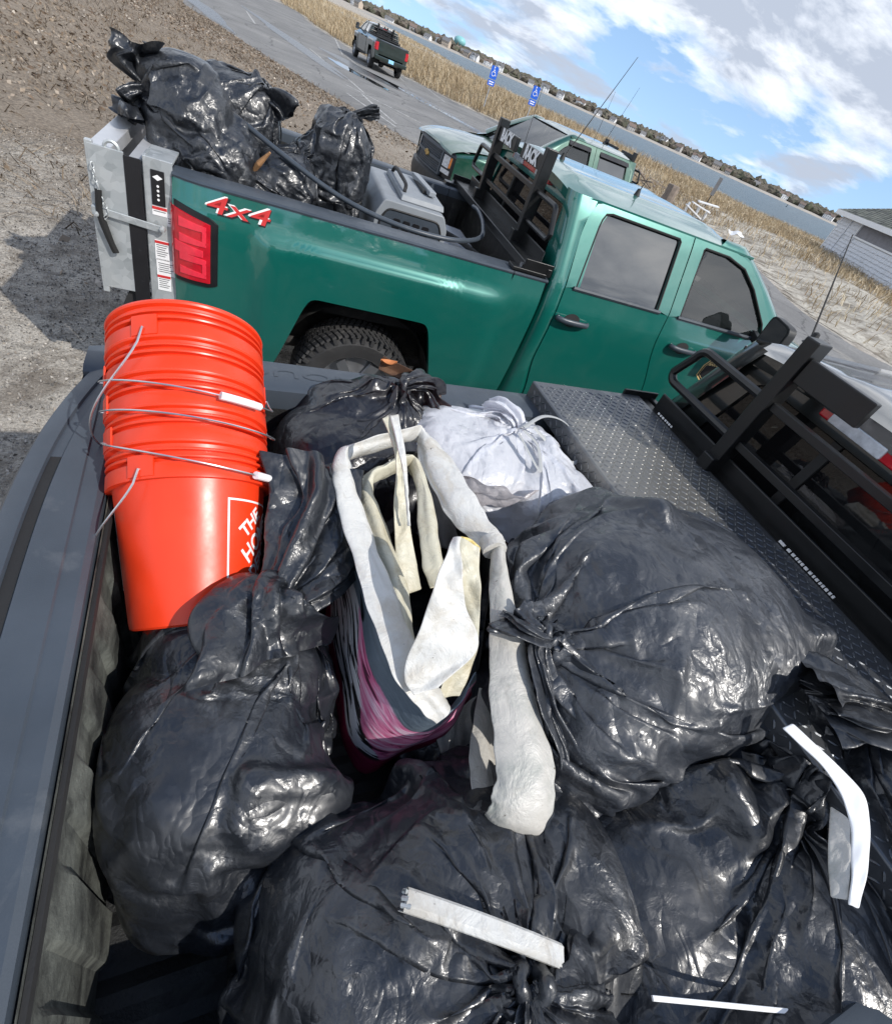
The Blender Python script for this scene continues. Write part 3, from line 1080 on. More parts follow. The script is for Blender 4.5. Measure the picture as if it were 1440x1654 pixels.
# ------------------------------------------------------------------ the setting
def M_ground():
    m, n, l, b = new_mat('gravel_and_sand')
    big = noise(n, l, .5, 8, .65, .5)
    c = ramp(n, l, big, [(.35, (.42, .38, .325)), (.5, (.54, .495, .43)), (.68, (.62, .58, .51))])
    mid = noise(n, l, 7, 9, .7, .3)
    c = mix(n, l, ramp(n, l, mid, [(.38, .6), (.54, 0.)]), c, (.12, .105, .09))
    fine = noise(n, l, 60, 6, .75)
    c = mix(n, l, ramp(n, l, fine, [(.35, .8), (.55, 0.)]), c, (.10, .09, .08))
    c = mix(n, l, ramp(n, l, noise(n, l, 95, 3, .6), [(.62, 0.), (.72, .8)]), c, (.62, .60, .56))
    # dark wrack lying in patches, tyre-worn bare streaks
    wk_ = ramp(n, l, noise(n, l, 1.1, 9, .72, .9), [(.53, 0.), (.62, .6)])
    c = mix(n, l, wk_, c, (.15, .122, .095))
    # brown litter towards the left bank
    g = n.new('ShaderNodeNewGeometry'); s = n.new('ShaderNodeSeparateXYZ'); l.new(g.outputs['Position'], s.inputs[0])
    mm = n.new('ShaderNodeMath'); mm.operation = 'MULTIPLY_ADD'; l.new(s.outputs[1], mm.inputs[0]); mm.inputs[1].default_value = .16; mm.inputs[2].default_value = -1.0
    wob = noise(n, l, .9, 5, .6)
    ad = n.new('ShaderNodeMath'); ad.operation = 'ADD'; l.new(mm.outputs[0], ad.inputs[0]); l.new(wob, ad.inputs[1])
    k = ramp(n, l, ad.outputs[0], [(.45, 0.), (1.0, .8)])
    # only left of the car park
    xm = n.new('ShaderNodeMath'); xm.operation = 'MULTIPLY_ADD'; l.new(s.outputs[0], xm.inputs[0]); xm.inputs[1].default_value = -.2; xm.inputs[2].default_value = 1.6; xm.use_clamp = True
    kk = n.new('ShaderNodeMath'); kk.operation = 'MULTIPLY'; l.new(k, kk.inputs[0]); l.new(xm.outputs[0], kk.inputs[1])
    br = ramp(n, l, noise(n, l, 22, 7, .75, .4), [(.35, (.085, .066, .05)), (.52, (.22, .175, .13)), (.68, (.40, .335, .265))])
    c = mix(n, l, kk.outputs[0], c, br)
    l.new(c, b.inputs['Base Color'])
    b.inputs['Roughness'].default_value = .95
    b.inputs['Specular IOR Level'].default_value = .2
    h = bump(n, l, mid, .6, .06)
    l.new(bump(n, l, fine, .9, .018, h), b.inputs['Normal'])
    return m


def M_sand():
    m, n, l, b = new_mat('dune_sand')
    f = noise(n, l, 1.3, 9, .7, .6)
    c = ramp(n, l, f, [(.40, (.19, .165, .13)), (.50, (.40, .37, .315)), (.62, (.53, .50, .43))])
    c = mix(n, l, ramp(n, l, noise(n, l, 9, 6, .7), [(.36, .7), (.5, 0.)]), c, (.16, .13, .095))
    l.new(c, b.inputs['Base Color'])
    b.inputs['Roughness'].default_value = .95
    l.new(bump(n, l, f, .6, .25), b.inputs['Normal'])
    return m


def M_asphalt():
    m, n, l, b = new_mat('worn_asphalt')
    big = noise(n, l, .35, 7, .6, .4)
    c = ramp(n, l, big, [(.35, (.165, .163, .16)), (.62, (.25, .247, .24))])
    c = mix(n, l, ramp(n, l, noise(n, l, 14, 7, .7), [(.38, .55), (.6, 0.)]), c, (.09, .09, .09))
    # sand blown on it, cracks
    c = mix(n, l, ramp(n, l, noise(n, l, .8, 8, .7, .5), [(.55, 0.), (.75, .5)]), c, (.36, .34, .30))
    v = n.new('ShaderNodeTexVoronoi'); v.feature = 'DISTANCE_TO_EDGE'; v.inputs['Scale'].default_value = .35
    tc = n.new('ShaderNodeTexCoord')
    ds = n.new('ShaderNodeMixRGB'); ds.blend_type = 'ADD'; ds.inputs[0].default_value = .6
    l.new(tc.outputs['Object'], ds.inputs[1]); l.new(noise(n, l, 1.2, 5, .7, out=1), ds.inputs[2]); l.new(ds.outputs[0], v.inputs['Vector'])
    c = mix(n, l, ramp(n, l, v.outputs[0], [(.004, .7), (.010, 0.)]), c, (.045, .045, .045))
    l.new(c, b.inputs['Base Color'])
    b.inputs['Roughness'].default_value = .9
    l.new(bump(n, l, noise(n, l, 70, 4, .7), .5, .01), b.inputs['Normal'])
    return m


MT['ground'] = M_ground()
MT['sand'] = M_sand()
MT['asphalt'] = M_asphalt()

# asphalt outline, from the far left clockwise
LOT = [(-1.6, 75), (-1.2, 45), (-.9, 34), (.5, 30), (1.7, 26.4), (3.3, 22.6), (5.0, 19.0), (6.0, 16.5), (6.3, 12), (5.6, 8.0), (5.4, 2), (6.5, -6), (8, -14), (19, -14), (17.9, 2), (17.3, 8.2), (16.9, 10.2), (17.6, 12.2), (19.6, 15.2), (22, 19.5), (22.6, 24), (21.5, 30), (19.4, 35.5), (16.5, 37.2), (14.6, 38.6), (13.3, 41.3), (11.4, 44.2), (9.5, 50), (8.2, 60), (7.6, 75)]
LOTc = np.array(crom(LOT+[LOT[0]], 240))[:, :2]
SHORE = [(150, 900), (110, 560), (70, 250), (52, 150), (47, 110), (43, 80), (42.5, 66), (46, 56), (54, 47), (66, 38), (80, 28), (110, 8), (200, -60)]
SHc = np.array(crom(SHORE, 160))[:, :2]


def poly_dist(P, poly):
    """distance from points to a polyline"""
    a, b = poly[:-1], poly[1:]
    d = b-a
    L2 = (d*d).sum(1)+1e-12
    out = np.full(len(P), 1e9)
    for i in range(len(a)):
        t = np.clip(((P-a[i])*d[i]).sum(1)/L2[i], 0, 1)
        q = a[i]+t[:, None]*d[i]
        out = np.minimum(out, np.hypot(*(P-q).T))
    return out


def inside(P, poly):
    x, y = P[:, 0], P[:, 1]
    c = np.zeros(len(P), bool)
    j = len(poly)-1
    for i in range(len(poly)):
        xi, yi = poly[i]; xj, yj = poly[j]
        c ^= ((yi > y) != (yj > y)) & (x < (xj-xi)*(y-yi)/(yj-yi+1e-12)+xi)
        j = i
    return c


SEA = np.vstack([SHc, [[4000, -400], [4000, 4000], [400, 4000]]])


def hnoise(P, s, seed):
    r = np.random.default_rng(seed)
    out = 0
    for o in range(4):
        k = r.normal(size=(10, 2))*s*2**o
        ph = r.uniform(0, 6.3, 10)
        out = out+np.sin(P @ k.T+ph).sum(1)/5/2**o
    return out


def land_h(P):
    """height of the land at 2D points"""
    P = np.asarray(P, float)
    dl = poly_dist(P, LOTc)
    il = inside(P, LOTc)
    dl = np.where(il, -dl, dl)
    ds = poly_dist(P, SHc)
    ds = np.where(inside(P, SEA), -ds, ds)
    right = np.clip((P[:, 0]-7.5)/2.5, 0, 1)*(~il)          # the dune side of the car park
    t = np.clip((dl-.3)/5.5, 0, 1)
    dune = (.62+.12*hnoise(P, .18, 3))*t*t*(3-2*t)
    fall = np.clip(ds/14.0, -1, 1)
    h = right*dune*np.clip(ds/8, 0, 1)+.05*hnoise(P, .8, 5)*np.clip(dl/2, 0, 1)*right
    h = np.where(ds < 12, h-(1-np.clip(ds/12, -1, 1))*.55, h)
    # low bank on the left beyond the gravel
    lb = np.clip((-P[:, 0]-1.2)/4, 0, 1)*np.clip((P[:, 1]-9)/8, 0, 1)*(~il)
    h = h+lb*(.55+.2*hnoise(P, .3, 9))
    h = h-.012*(1-np.clip(np.abs(dl)/.5, 0, 1))*0
    return np.where(il, -.004, h)


def land_grid(xs, ys, name, mat):
    X, Y = np.meshgrid(xs, ys, indexing='ij')
    P = np.c_[X.ravel(), Y.ravel()]
    Z = land_h(P)
    n, m_ = X.shape
    idx = np.arange(n*m_).reshape(n, m_)
    F = np.stack([idx[:-1, :-1], idx[1:, :-1], idx[1:, 1:], idx[:-1, 1:]], -1).reshape(-1, 4)
    return tag(np_mesh(name, np.c_[P, Z], F, mat), kind='structure')


land_grid(np.r_[-3000, -900, -300, -120, -70, np.linspace(-45, 110, 190), 140, 220, 500, 3000], np.r_[-3000, -900, -300, -100, -50, np.linspace(-30, 120, 180), np.linspace(124, 330, 30), 500, 900, 1500], 'ground', MT['ground'])

# sandy strip between the car park and the dune: a sheet just above the ground


def patch(name, xs, ys, keep, mat, lift):
    X, Y = np.meshgrid(xs, ys, indexing='ij')
    P = np.c_[X.ravel(), Y.ravel()]
    Z = land_h(P)+lift
    n, m_ = X.shape
    idx = np.arange(n*m_).reshape(n, m_)
    F = np.stack([idx[:-1, :-1], idx[1:, :-1], idx[1:, 1:], idx[:-1, 1:]], -1).reshape(-1, 4)
    k = keep(P)
    F = F[k[F].all(1)]
    return tag(np_mesh(name, np.c_[P, Z], F, mat), kind='structure')


def sand_keep(P):
    dl = poly_dist(P, LOTc)
    ds = np.where(inside(P, SEA), -1, poly_dist(P, SHc))
    return (~inside(P, LOTc)) & (P[:, 0] > 7.0+.2*hnoise(P, .4, 2)) & (ds > -3)


patch('sand', np.linspace(7, 90, 230), np.linspace(-20, 140, 300), sand_keep, MT['sand'], .012)

m = MB()
m.fan([(x, y, .0) for x, y in LOTc[:-1]])
o = m.build('asphalt', MT['asphalt'])
tag(o, kind='structure')
bm = bmesh.new(); bm.from_mesh(o.data); bmesh.ops.triangulate(bm, faces=bm.faces); bm.to_mesh(o.data); bm.free()


def M_line():
    m, n, l, b = new_mat('worn_white_line')
    f = noise(n, l, 6, 8, .75, .3)
    c = ramp(n, l, f, [(.44, (.20, .20, .195)), (.56, (.50, .50, .49))])
    l.new(c, b.inputs['Base Color'])
    b.inputs['Roughness'].default_value = .8
    return m


MT['line'] = M_line()


def stripe(a, b, w=.09):
    a, b = Vector(a), Vector(b)
    d = (b-a).normalized()
    p = Vector((-d.y, d.x))*w/2
    m = MB().fan([(*(a+p), .004), (*(b+p), .004), (*(b-p), .004), (*(a-p), .004)])
    return tag(m.build('parking_line', MT['line']), kind='structure')


def PP(u, v): return Pz(u, v, 0.0)[:2]


for (a, b) in (((500, 78), (534, 107)), ((563, 128), (588, 150)), ((540, 60), (553, 88)), ((556, 135), (770, 245)), ((560, 150), (640, 205)),
               ((583, 150), (610, 176)), ((602, 168), (640, 200)), ((690, 143), (720, 166)), ((644, 124), (652, 131)), ((398, 18), (412, 38)), ((560, 92), (579, 106))):
    stripe(PP(*a), PP(*b))

# puddles
m_, n_, l_, b_ = new_mat('puddle_water')
b_.inputs['Base Color'].default_value = (.03, .033, .036, 1)
b_.inputs['Roughness'].default_value = .02
b_.inputs['IOR'].default_value = 1.33
b_.inputs['Specular IOR Level'].default_value = .9
MT['puddle'] = m_
m_ = M_simple('wet_asphalt', (.05, .05, .052), .3, var=.3, bmp=.2, bscale=50)
MT['wet'] = m_


def blob(name, cpx, rx, ry, ang, seed, mat, z):
    c = PP(*cpx)
    r = np.random.default_rng(seed)
    k = r.uniform(0, 6.3, 5)
    pts = []
    for a in np.linspace(0, 2*math.pi, 60)[:-1]:
        q = 1+.18*math.sin(2*a+k[0])+.14*math.sin(3*a+k[1])+.10*math.sin(5*a+k[2])+.06*math.sin(9*a+k[3])
        x, y = rx*q*math.cos(a), ry*q*math.sin(a)
        pts.append((c[0]+x*math.cos(ang)-y*math.sin(ang), c[1]+x*math.sin(ang)+y*math.cos(ang), z))
    return tag(MB().fan(pts).build(name, mat), kind='structure')


blob('wet_ground', (700, 172), 5.0, .75, 1.95, 1, MT['wet'], .006)
blob('puddle', (690, 167), 4.6, .30, 1.95, 2, MT['puddle'], .009)
blob('wet_ground', (585, 113), 3.2, 1.1, 1.9, 3, MT['wet'], .006)
blob('puddle', (572, 116), 2.6, .5, 1.9, 4, MT['puddle'], .009)
blob('wet_ground', (470, 65), 9, .5, 1.75, 6, MT['wet'], .006)
blob('wet_ground', (330, 14), 5.5, .45, 1.75, 5, MT['wet'], .006)

# water of the bay
m_, n_, l_, b_ = new_mat('bay_water')
b_.inputs['Base Color'].default_value = (.035, .085, .115, 1)
b_.inputs['Roughness'].default_value = .30
b_.inputs['IOR'].default_value = 1.33
h1 = noise(n_, l_, .9, 6, .65, .2, sc=(1, 1.6, 1))
h2 = noise(n_, l_, .12, 5, .6, .2)
l_.new(ramp(n_, l_, h2, [(.35, (.012, .045, .070)), (.65, (.035, .085, .115))]), b_.inputs['Base Color'])
l_.new(bump(n_, l_, h1, .9, .5), b_.inputs['Normal'])
MT['water'] = m_
tag(MB().fan([(-200, -3500, -.75), (6000, -3500, -.75), (6000, 6000, -.75), (-200, 6000, -.75)]).build('water', MT['water']), kind='structure')

# far shore: sand strip, low wooded hill, houses
FS = [(1.55*a_, 1.55*b_) for a_, b_ in ((-420, 1250), (-150, 1050), (40, 900), (160, 760), (300, 660), (430, 560), (540, 440), (640, 330), (760, 200), (900, 60), (1050, -140), (1200, -420))]
FSc = crom([(x, y, 0) for x, y in FS], 400)[:, :2]
tan = np.gradient(FSc, axis=0); tan /= np.linalg.norm(tan, axis=1)[:, None]
nor = np.c_[-tan[:, 1], tan[:, 0]]
nor *= np.sign((nor*FSc).sum(1))[:, None]
MT['far_sand'] = M_simple('far_beach', (.36, .33, .29), .95, var=.1, vscale=.05)
MT['far_wood'] = M_simple('bare_winter_wood', (.150, .130, .108), 1.0, var=.4, vscale=.12, dirt=(.085, .090, .062), dscale=.06, dlim=(.45, .6), spec=.05)
rows = []
for i in range(400):
    rows.append([(*(FSc[i]+nor[i]*d), z) for d, z in ((-4, -1.0), (0, -.3), (4, .5), (30, 2.2), (120, 6), (260, 10), (500, 11))])
tag(MB().grid(rows).build('far_beach', MT['far_sand']), kind='structure')
r = np.random.default_rng(5)
tv, tf = [], []
ico = bmesh.new(); bmesh.ops.create_icosphere(ico, subdivisions=1, radius=1)
iv = np.array([v.co[:] for v in ico.verts]); iff = np.array([[v.index for v in f.verts] for f in ico.faces]); ico.free()
for k in range(5200):
    i = r.integers(0, 400)
    d = 34+216*r.uniform()**1.3
    c = FSc[i]+nor[i]*d+tan[i]*r.uniform(-3, 3)
    hgt = r.uniform(3.5, 8.5)
    gz = float(np.interp(d, [4, 30, 120, 260], [.5, 2.2, 6, 10]))
    s = np.array([r.uniform(4, 9), r.uniform(4, 9), hgt*.6])
    V = iv*s*(1+.30*r.normal(size=(len(iv), 1)))+np.array([c[0], c[1], gz+hgt*.4])
    tf.append(iff+len(iv)*k)
    tv.append(V)
tag(np_mesh('far_wood', np.vstack(tv), np.vstack(tf), MT['far_wood'], smooth=False), 'bare brown wood along the far shore of the bay', 'wood', kind='stuff')
MT['house_white'] = M_simple('white_clapboard', (.72, .73, .74), .7, var=.05)
MT['house_grey'] = M_simple('grey_shingle_wall', (.36, .35, .34), .8, var=.1)
MT['house_tan'] = M_simple('tan_wall', (.45, .38, .31), .8, var=.1)
MT['roof_grey'] = M_simple('grey_roof', (.16, .16, .165), .85, var=.1)
MT['roof_brown'] = M_simple('brown_roof', (.17, .13, .11), .85, var=.1)
MT['pane_dark'] = M_simple('dark_pane', (.10, .12, .14), .2)


def house_parts(w, d, h, wall, roof, n_win, gable):
    rh = d*.42
    T = thing('house', None, None)
    m = MB().box((0, 0, h/2), (w, d, h))
    m.add([(-w/2, -d/2, h), (-w/2, d/2, h), (-w/2, 0, h+rh), (w/2, -d/2, h), (w/2, d/2, h), (w/2, 0, h+rh)], [(0, 1, 2), (3, 5, 4)])
    if gable:
        m.box((0, -d/2-.6, h*.55), (w*.34, 1.4, h*1.1))
    m.build('wall', wall, T)
    m = MB()
    e = .5
    for s in (-1, 1):
        m.add([(-w/2-e, s*(d/2+e), h-.25), (w/2+e, s*(d/2+e), h-.25), (w/2+e, 0, h+rh+.05), (-w/2-e, 0, h+rh+.05), (-w/2-e, s*(d/2+e), h-.5), (w/2+e, s*(d/2+e), h-.5), (w/2+e, 0, h+rh-.3), (-w/2-e, 0, h+rh-.3)],
              [(0, 1, 2, 3), (4, 7, 6, 5), (0, 4, 5, 1), (1, 5, 6, 2), (0, 3, 7, 4)])
    if gable:
        q = w*.2
        m.add([(-q, -d/2-1.6, h*1.05), (0, -d/2-1.6, h*1.5), (q, -d/2-1.6, h*1.05), (-q, 0, h*1.05), (0, 0, h*1.5), (q, 0, h*1.05)], [(0, 1, 4, 3), (1, 2, 5, 4), (0, 2, 1)])
    m.box((w*.25, 0, h+rh), (.9, .9, 2.0))
    m.build('roof', roof, T)
    nf = max(1, int(h//2.8))
    for fl in range(nf):
        for k in range(n_win):
            x = -w/2+w*(k+.5)/n_win
            if gable and abs(x) < w*.2:
                yy = -d/2-1.32
            else: yy = -d/2-.03
            MB().box((x, yy, 1.5+fl*2.8), (w/n_win*.34, .08, 1.25)).build('window', MT['pane_dark'], T)
    return T


protos = [house_parts(13, 9, 6.2, MT['house_white'], MT['roof_grey'], 4, True), house_parts(11, 8, 5.8, MT['house_grey'], MT['roof_brown'], 3, False),
          house_parts(16, 9, 6.6, MT['house_white'], MT['roof_brown'], 5, True), house_parts(12, 9, 6.0, MT['house_tan'], MT['roof_grey'], 4, False), house_parts(10, 8, 3.4, MT['house_white'], MT['roof_grey'], 3, False)]
HL = ['white gabled house on the far shore among bare trees', 'grey shingled house with brown roof on the far shore', 'wide white house with brown roof on the far shore', 'tan house with grey roof on the far shore', 'low white cottage close to the far beach']
GL = ['white gabled far houses', 'grey far houses', 'wide white far houses', 'tan far houses', 'low white far cottages']
seen = set()
hp = []
idx = 30
while idx < 392:
    hp.append(idx)
    idx += r.integers(2, 6) if 60 < idx < 190 else r.integers(3, 8)
for j, i in enumerate(hp):
    k = int(r.choice([0, 0, 1, 2, 2, 3, 4, 4]))
    o = protos[k] if k not in seen else copy_tree(protos[k])
    seen.add(k)
    dd_ = r.uniform(8, 44)
    c = FSc[i]+nor[i]*dd_
    o.location = (c[0], c[1], float(np.interp(dd_, [4, 30, 120], [.4, 2.0, 5.8])))
    sc_ = r.uniform(.85, 1.15)
    o.scale = (sc_, sc_, sc_*r.uniform(.9, 1.1))
    o.rotation_euler = (0, 0, math.atan2(nor[i][1], nor[i][0])-math.pi/2+r.normal()*.25)
    tag(o, HL[k], 'house', GL[k])
for k in range(5):
    if k not in seen: bpy.data.objects.remove(protos[k])
# water tower
c = Pz(742, 69, -.3)
dv = np.array([c[0]-CAM[0], c[1]-CAM[1]])
q = ray(742.5, 66)
t_ = 1250/np.hypot(q[0], q[1])
wt = thing('water_tower', 'pale teal water tower above the far shore trees', 'water tower', (CAM[0]+q[0]*t_, CAM[1]+q[1]*t_, 0))
ztop = CAM[2]+q[2]*t_
MT['teal'] = M_simple('teal_tank', (.22, .48, .50), .5)
MB().lathe([(0, 7), (6, 6.2), (10.5, 3), (11, 0), (10.5, -3), (6, -6), (2, -7.5)], (0, 0, ztop), seg=24).build('tank', MT['teal'], wt, smooth='all')
MB().lathe([(2.0, ztop-6), (2.0, 3), (4, 0)], seg=12).build('stem', MT['teal'], wt, smooth='all')
# channel buoy
c = Pz(1269, 334, -.75)
by = thing('buoy', 'dark channel buoy floating in the bay', 'buoy', (c[0], c[1], -.75))
MT['buoy'] = M_simple('dark_buoy_paint', (.015, .03, .03), .5)
MB().lathe([(0, -.3), (.5, -.2), (.5, .2), (.25, .35), (.18, 1.5), (0, 1.7)], seg=16).build('float', MT['buoy'], by, smooth=True)
MB().box((0, 0, 1.5), (.6, .05, .5)).build('topmark', MT['buoy'], by)

# ------------------------------------------------------------------ dry grass
MT['grass'] = M_island('dry_beach_grass', [(.40, .31, .19), (.54, .45, .31), (.63, .55, .41), (.30, .22, .13), (.47, .37, .24), (.23, .17, .11)], .9)


def blades(P, h0, h1, w, lean, seed, bend=.25):
    """three-vertex bent blades at 2D points"""
    r = np.random.default_rng(seed)
    n = len(P)
    z = land_h(P)
    h = r.uniform(h0, h1, n)
    az = r.uniform(0, 6.283, n)
    ww = w*r.uniform(.6, 1.3, n)
    dx, dy = np.cos(az)*ww, np.sin(az)*ww
    la = r.normal(size=(n, 2))*lean+np.array([-.22, -.10])*lean*2
    base = np.c_[P, z]
    A = base+np.c_[dx, dy, np.zeros(n)]
    B = base-np.c_[dx, dy, np.zeros(n)]
    mid = base+np.c_[la*h[:, None]*.5, h*.62]
    C_ = mid+np.c_[dx*.7, dy*.7, np.zeros(n)]
    D_ = mid-np.c_[dx*.7, dy*.7, np.zeros(n)]
    top = base+np.c_[la*h[:, None]*(1+bend*3), h*(1-.12*np.abs(la).sum(1))]
    V = np.stack([A, B, D_, C_, top], 1).reshape(-1, 3)
    i = np.arange(n)[:, None]*5
    F = np.vstack([i+np.array([0, 1, 2]), i+np.array([0, 2, 3]), i+np.array([3, 2, 4])])
    return V, F


def scatter(n, box, keep, seed, clump=0.0):
    r = np.random.default_rng(seed)
    P = np.c_[r.uniform(box[0], box[1], n), r.uniform(box[2], box[3], n)]
    if clump:
        k = hnoise(P, clump, seed)
        P = P[k > r.normal(size=len(P))*.35-.2]
    return P[keep(P)]


def dune_keep(P):
    dl = poly_dist(P, LOTc)
    ds = np.where(inside(P, SEA), -1, poly_dist(P, SHc))
    # sand apron on the right before the grass begins
    ap = np.clip((27-P[:, 1])/12, 0, 1)*5.6*np.clip((P[:, 0]-14)/4, 0, 1)+.4+.25*hnoise(P, .5, 4)
    bld = (P[:, 0]-37.3)*.85-(P[:, 1]-26.4)*.53
    return (~inside(P, LOTc)) & (dl > ap) & (ds > 1.0) & (P[:, 0] > 7.4)


G1 = scatter(330000, (7, 62, -12, 75), dune_keep, 1, .45)
G2 = scatter(46000, (7, 90, 60, 190), dune_keep, 2, .1)
GS = scatter(9000, (13, 40, 0, 32), lambda P: (~inside(P, LOTc)) & (poly_dist(P, LOTc) > .6), 9, .8)
G1 = np.vstack([G1, GS])
V1, F1 = blades(G1, .18, .50, .016, .42, 1)
V2, F2 = blades(G2, .3, .7, .035, .35, 2)
# the tall reed edge at the back of the car park, left of the parked pickup
G3 = scatter(110000, (7.4, 40, 36, 140), lambda P: dune_keep(P) & (poly_dist(P, LOTc) < 14) & (P[:, 1] > 37), 3)
V3, F3 = blades(G3, .4, .95, .018, .24, 3)
Vg = np.vstack([V1, V2, V3])
Fg = np.vstack([F1, F2+len(V1), F3+len(V1)+len(V2)])
tag(np_mesh('dry_grass', Vg, Fg, MT['grass'], smooth=False), 'dry tan beach grass covering the dune beside the bay', 'grass', kind='stuff')

# brown litter, wood chips and stones on the left
MT['stalk'] = M_island('dead_stalk', [(.16, .125, .09), (.26, .21, .155), (.10, .075, .055), (.34, .28, .21), (.07, .055, .04)], .9)
MT['litter'] = M_island('leaf_litter', [(.09, .066, .048), (.17, .122, .086), (.27, .215, .16), (.055, .043, .034), (.36, .30, .24), (.21, .15, .10), (.50, .45, .39), (.13, .095, .07)], .9)
MT['pebbles'] = M_island('pebbles', [(.10, .095, .09), (.22, .21, .20), (.36, .34, .31), (.06, .055, .05), (.50, .47, .43), (.28, .24, .20)], .85)


def chips(P, s0, s1, seed, flat=.35, lift=.0):
    r = np.random.default_rng(seed)
    n = len(P)
    c = np.c_[P, land_h(P)+lift]
    a = r.normal(size=(n, 3)); a[:, 2] *= flat; a /= np.linalg.norm(a, axis=1)[:, None]
    b = r.normal(size=(n, 3)); b[:, 2] *= flat; b -= a*(a*b).sum(1)[:, None]; b /= np.linalg.norm(b, axis=1)[:, None]
    s = np.exp(r.uniform(math.log(s0), math.log(s1), n))[:, None]
    a, b = a*s, b*s*r.uniform(.3, .7, (n, 1))
    nrm = np.cross(a, b); nrm /= np.linalg.norm(nrm, axis=1)[:, None]
    k = nrm*s*r.uniform(-.4, .4, (n, 1))
    V = np.stack([c-a, c-b+k, c+a, c+b+k], 1)
    V[:, :, 2] += np.maximum(0, (c[:, 2]-V[:, :, 2].min(1)))[:, None]*.6
    i = np.arange(n)[:, None]*4
    return V.reshape(-1, 3), np.vstack([i+np.array([0, 1, 3]), i+np.array([1, 2, 3])])


left = lambda P: (~inside(P, LOTc))
# litter lies where the bank is, thinning towards the trucks
rk = np.random.default_rng(77)
C1 = scatter(170000, (-14, 7, 5.0, 44), lambda P: left(P) & (rk.uniform(size=len(P)) < np.clip((P[:, 1]-5)/7, .1, 1)), 21, .35)
C1 = C1[hnoise(C1, .5, 31) > -.9]
V, F = chips(C1, .014, .055, 5, .5)
tag(np_mesh('leaf_litter', V, F, MT['litter'], smooth=False), 'brown leaf litter and wood chips on the left bank', 'litter', kind='stuff')
C2 = scatter(90000, (-3.5, 2.5, 1.2, 9), left, 22)
V, F = chips(C2, .004, .016, 6, .9)
tag(np_mesh('pebbles', V, F, MT['pebbles'], smooth=False), 'small pebbles scattered on the sandy ground behind the trucks', 'pebbles', kind='stuff')
C3 = scatter(42000, (-14, 6, 6, 40), left, 23, .35)
V, F = blades(C3, .04, .20, .007, 1.4, 8)
tag(np_mesh('dead_stalks', V, F, MT['stalk'], smooth=False), 'dead stalks among the leaf litter on the left bank', 'stalks', kind='stuff')

# ------------------------------------------------------------------ beach building on the right
BL = np.array([37.4, 26.5])
BU = np.array([-.5, -.866])                # along the wall, towards the right of the picture
BN = np.array([-.866, .5])                 # out of the wall, towards the camera


def Pw(u, v, off=0.0):
    """(distance along the wall, height) seen at a pixel"""
    d = ray(u, v)
    t = ((BL+BN*off-CAM[:2]) @ BN)/(d[:2] @ BN)
    q = CAM+d*t
    return float((q[:2]-BL) @ BU), float(q[2])


bt = thing('beach_building', 'white shingled beach building with grey roof and boarded window', 'building', (BL[0], BL[1], 0), math.atan2(BU[1], BU[0]))
# local frame: x along the wall, y = away from the camera (left of x is ... see sign), z up
YS_ = 1.0 if (-BU[1]*BN[0]+BU[0]*BN[1]) < 0 else -1.0     # local +y direction relative to the outward normal
yo = lambda o: -YS_*o                       # local y of a point o metres outside the wall
EV = Pw(1369, 345)[1]
LW, DW = 13.0, 8.0
MT['shingle_white'] = M_simple('white_painted_shingle', (.66, .68, .72), .75, var=.06, bmp=.3, bscale=30, dirt=(.42, .43, .44), dscale=1.5, dlim=(.55, .85))
MT['shingle_roof'] = M_island('asphalt_roof_shingle', [(.13, .14, .12), (.19, .20, .17), (.16, .165, .15), (.23, .235, .20), (.10, .105, .10)], .9)
MT['board'] = M_simple('grey_window_board', (.20, .20, .22), .8, var=.15, vscale=3)
m = MB().box((LW/2, yo(-DW/2), EV/2), (LW, DW-.06, EV))
m.build('wall', MT['house_white'], bt)
wz0, wz1 = Pw(1381, 381)[1], Pw(1397, 360)[1]
wx0 = Pw(1389, 370)[0]
nc = 15
hc = EV/nc
courses = MB()
rr = random.Random(3)
for k in range(nc):
    z0 = k*hc
    x = 0.0
    M_ = MB()
    while x < LW:
        w = rr.uniform(.16, .30)
        xe = min(LW, x+w)
        if not (xe > wx0-.05 and z0+hc > wz0+.05 and z0 < wz1-.03):
            th = rr.uniform(.020, .028)
            dz = rr.uniform(-.014, .014)
            M_.add([(x, yo(th+.030), z0+dz), (xe-.014, yo(th+.030), z0+dz), (xe-.014, yo(.006), z0+hc+.01), (x, yo(.006), z0+hc+.01), (x, yo(0), z0+dz), (xe-.014, yo(0), z0+dz), (xe-.014, yo(0), z0+hc+.01), (x, yo(0), z0+hc+.01)], [(0, 1, 2, 3), (0, 4, 5, 1), (0, 3, 7, 4), (1, 5, 6, 2)])
        x = xe
    if M_.v: M_.build('shingle_course', MT['shingle_white'], bt)
    # the end wall on the left
    MB().box((-.012, yo(-DW/2), z0+hc/2), (.024, DW, hc*.97)).build('shingle_course', MT['shingle_white'], bt)
MB().box((-.01, yo(.02), EV/2), (.10, .08, EV)).build('corner_board', MT['white'], bt)
# boarded window band with frame
wb = MB().box(((wx0+LW)/2, yo(.012), (wz0+wz1)/2), (LW-wx0, .02, wz1-wz0)).build('window', MT['board'], bt)
m = MB().box((wx0-.05, yo(.03), (wz0+wz1)/2), (.10, .05, wz1-wz0+.12)).box(((wx0+LW)/2, yo(.035), wz0-.05), (LW-wx0+.1, .07, .09))
m.build('frame', MT['white'], wb)
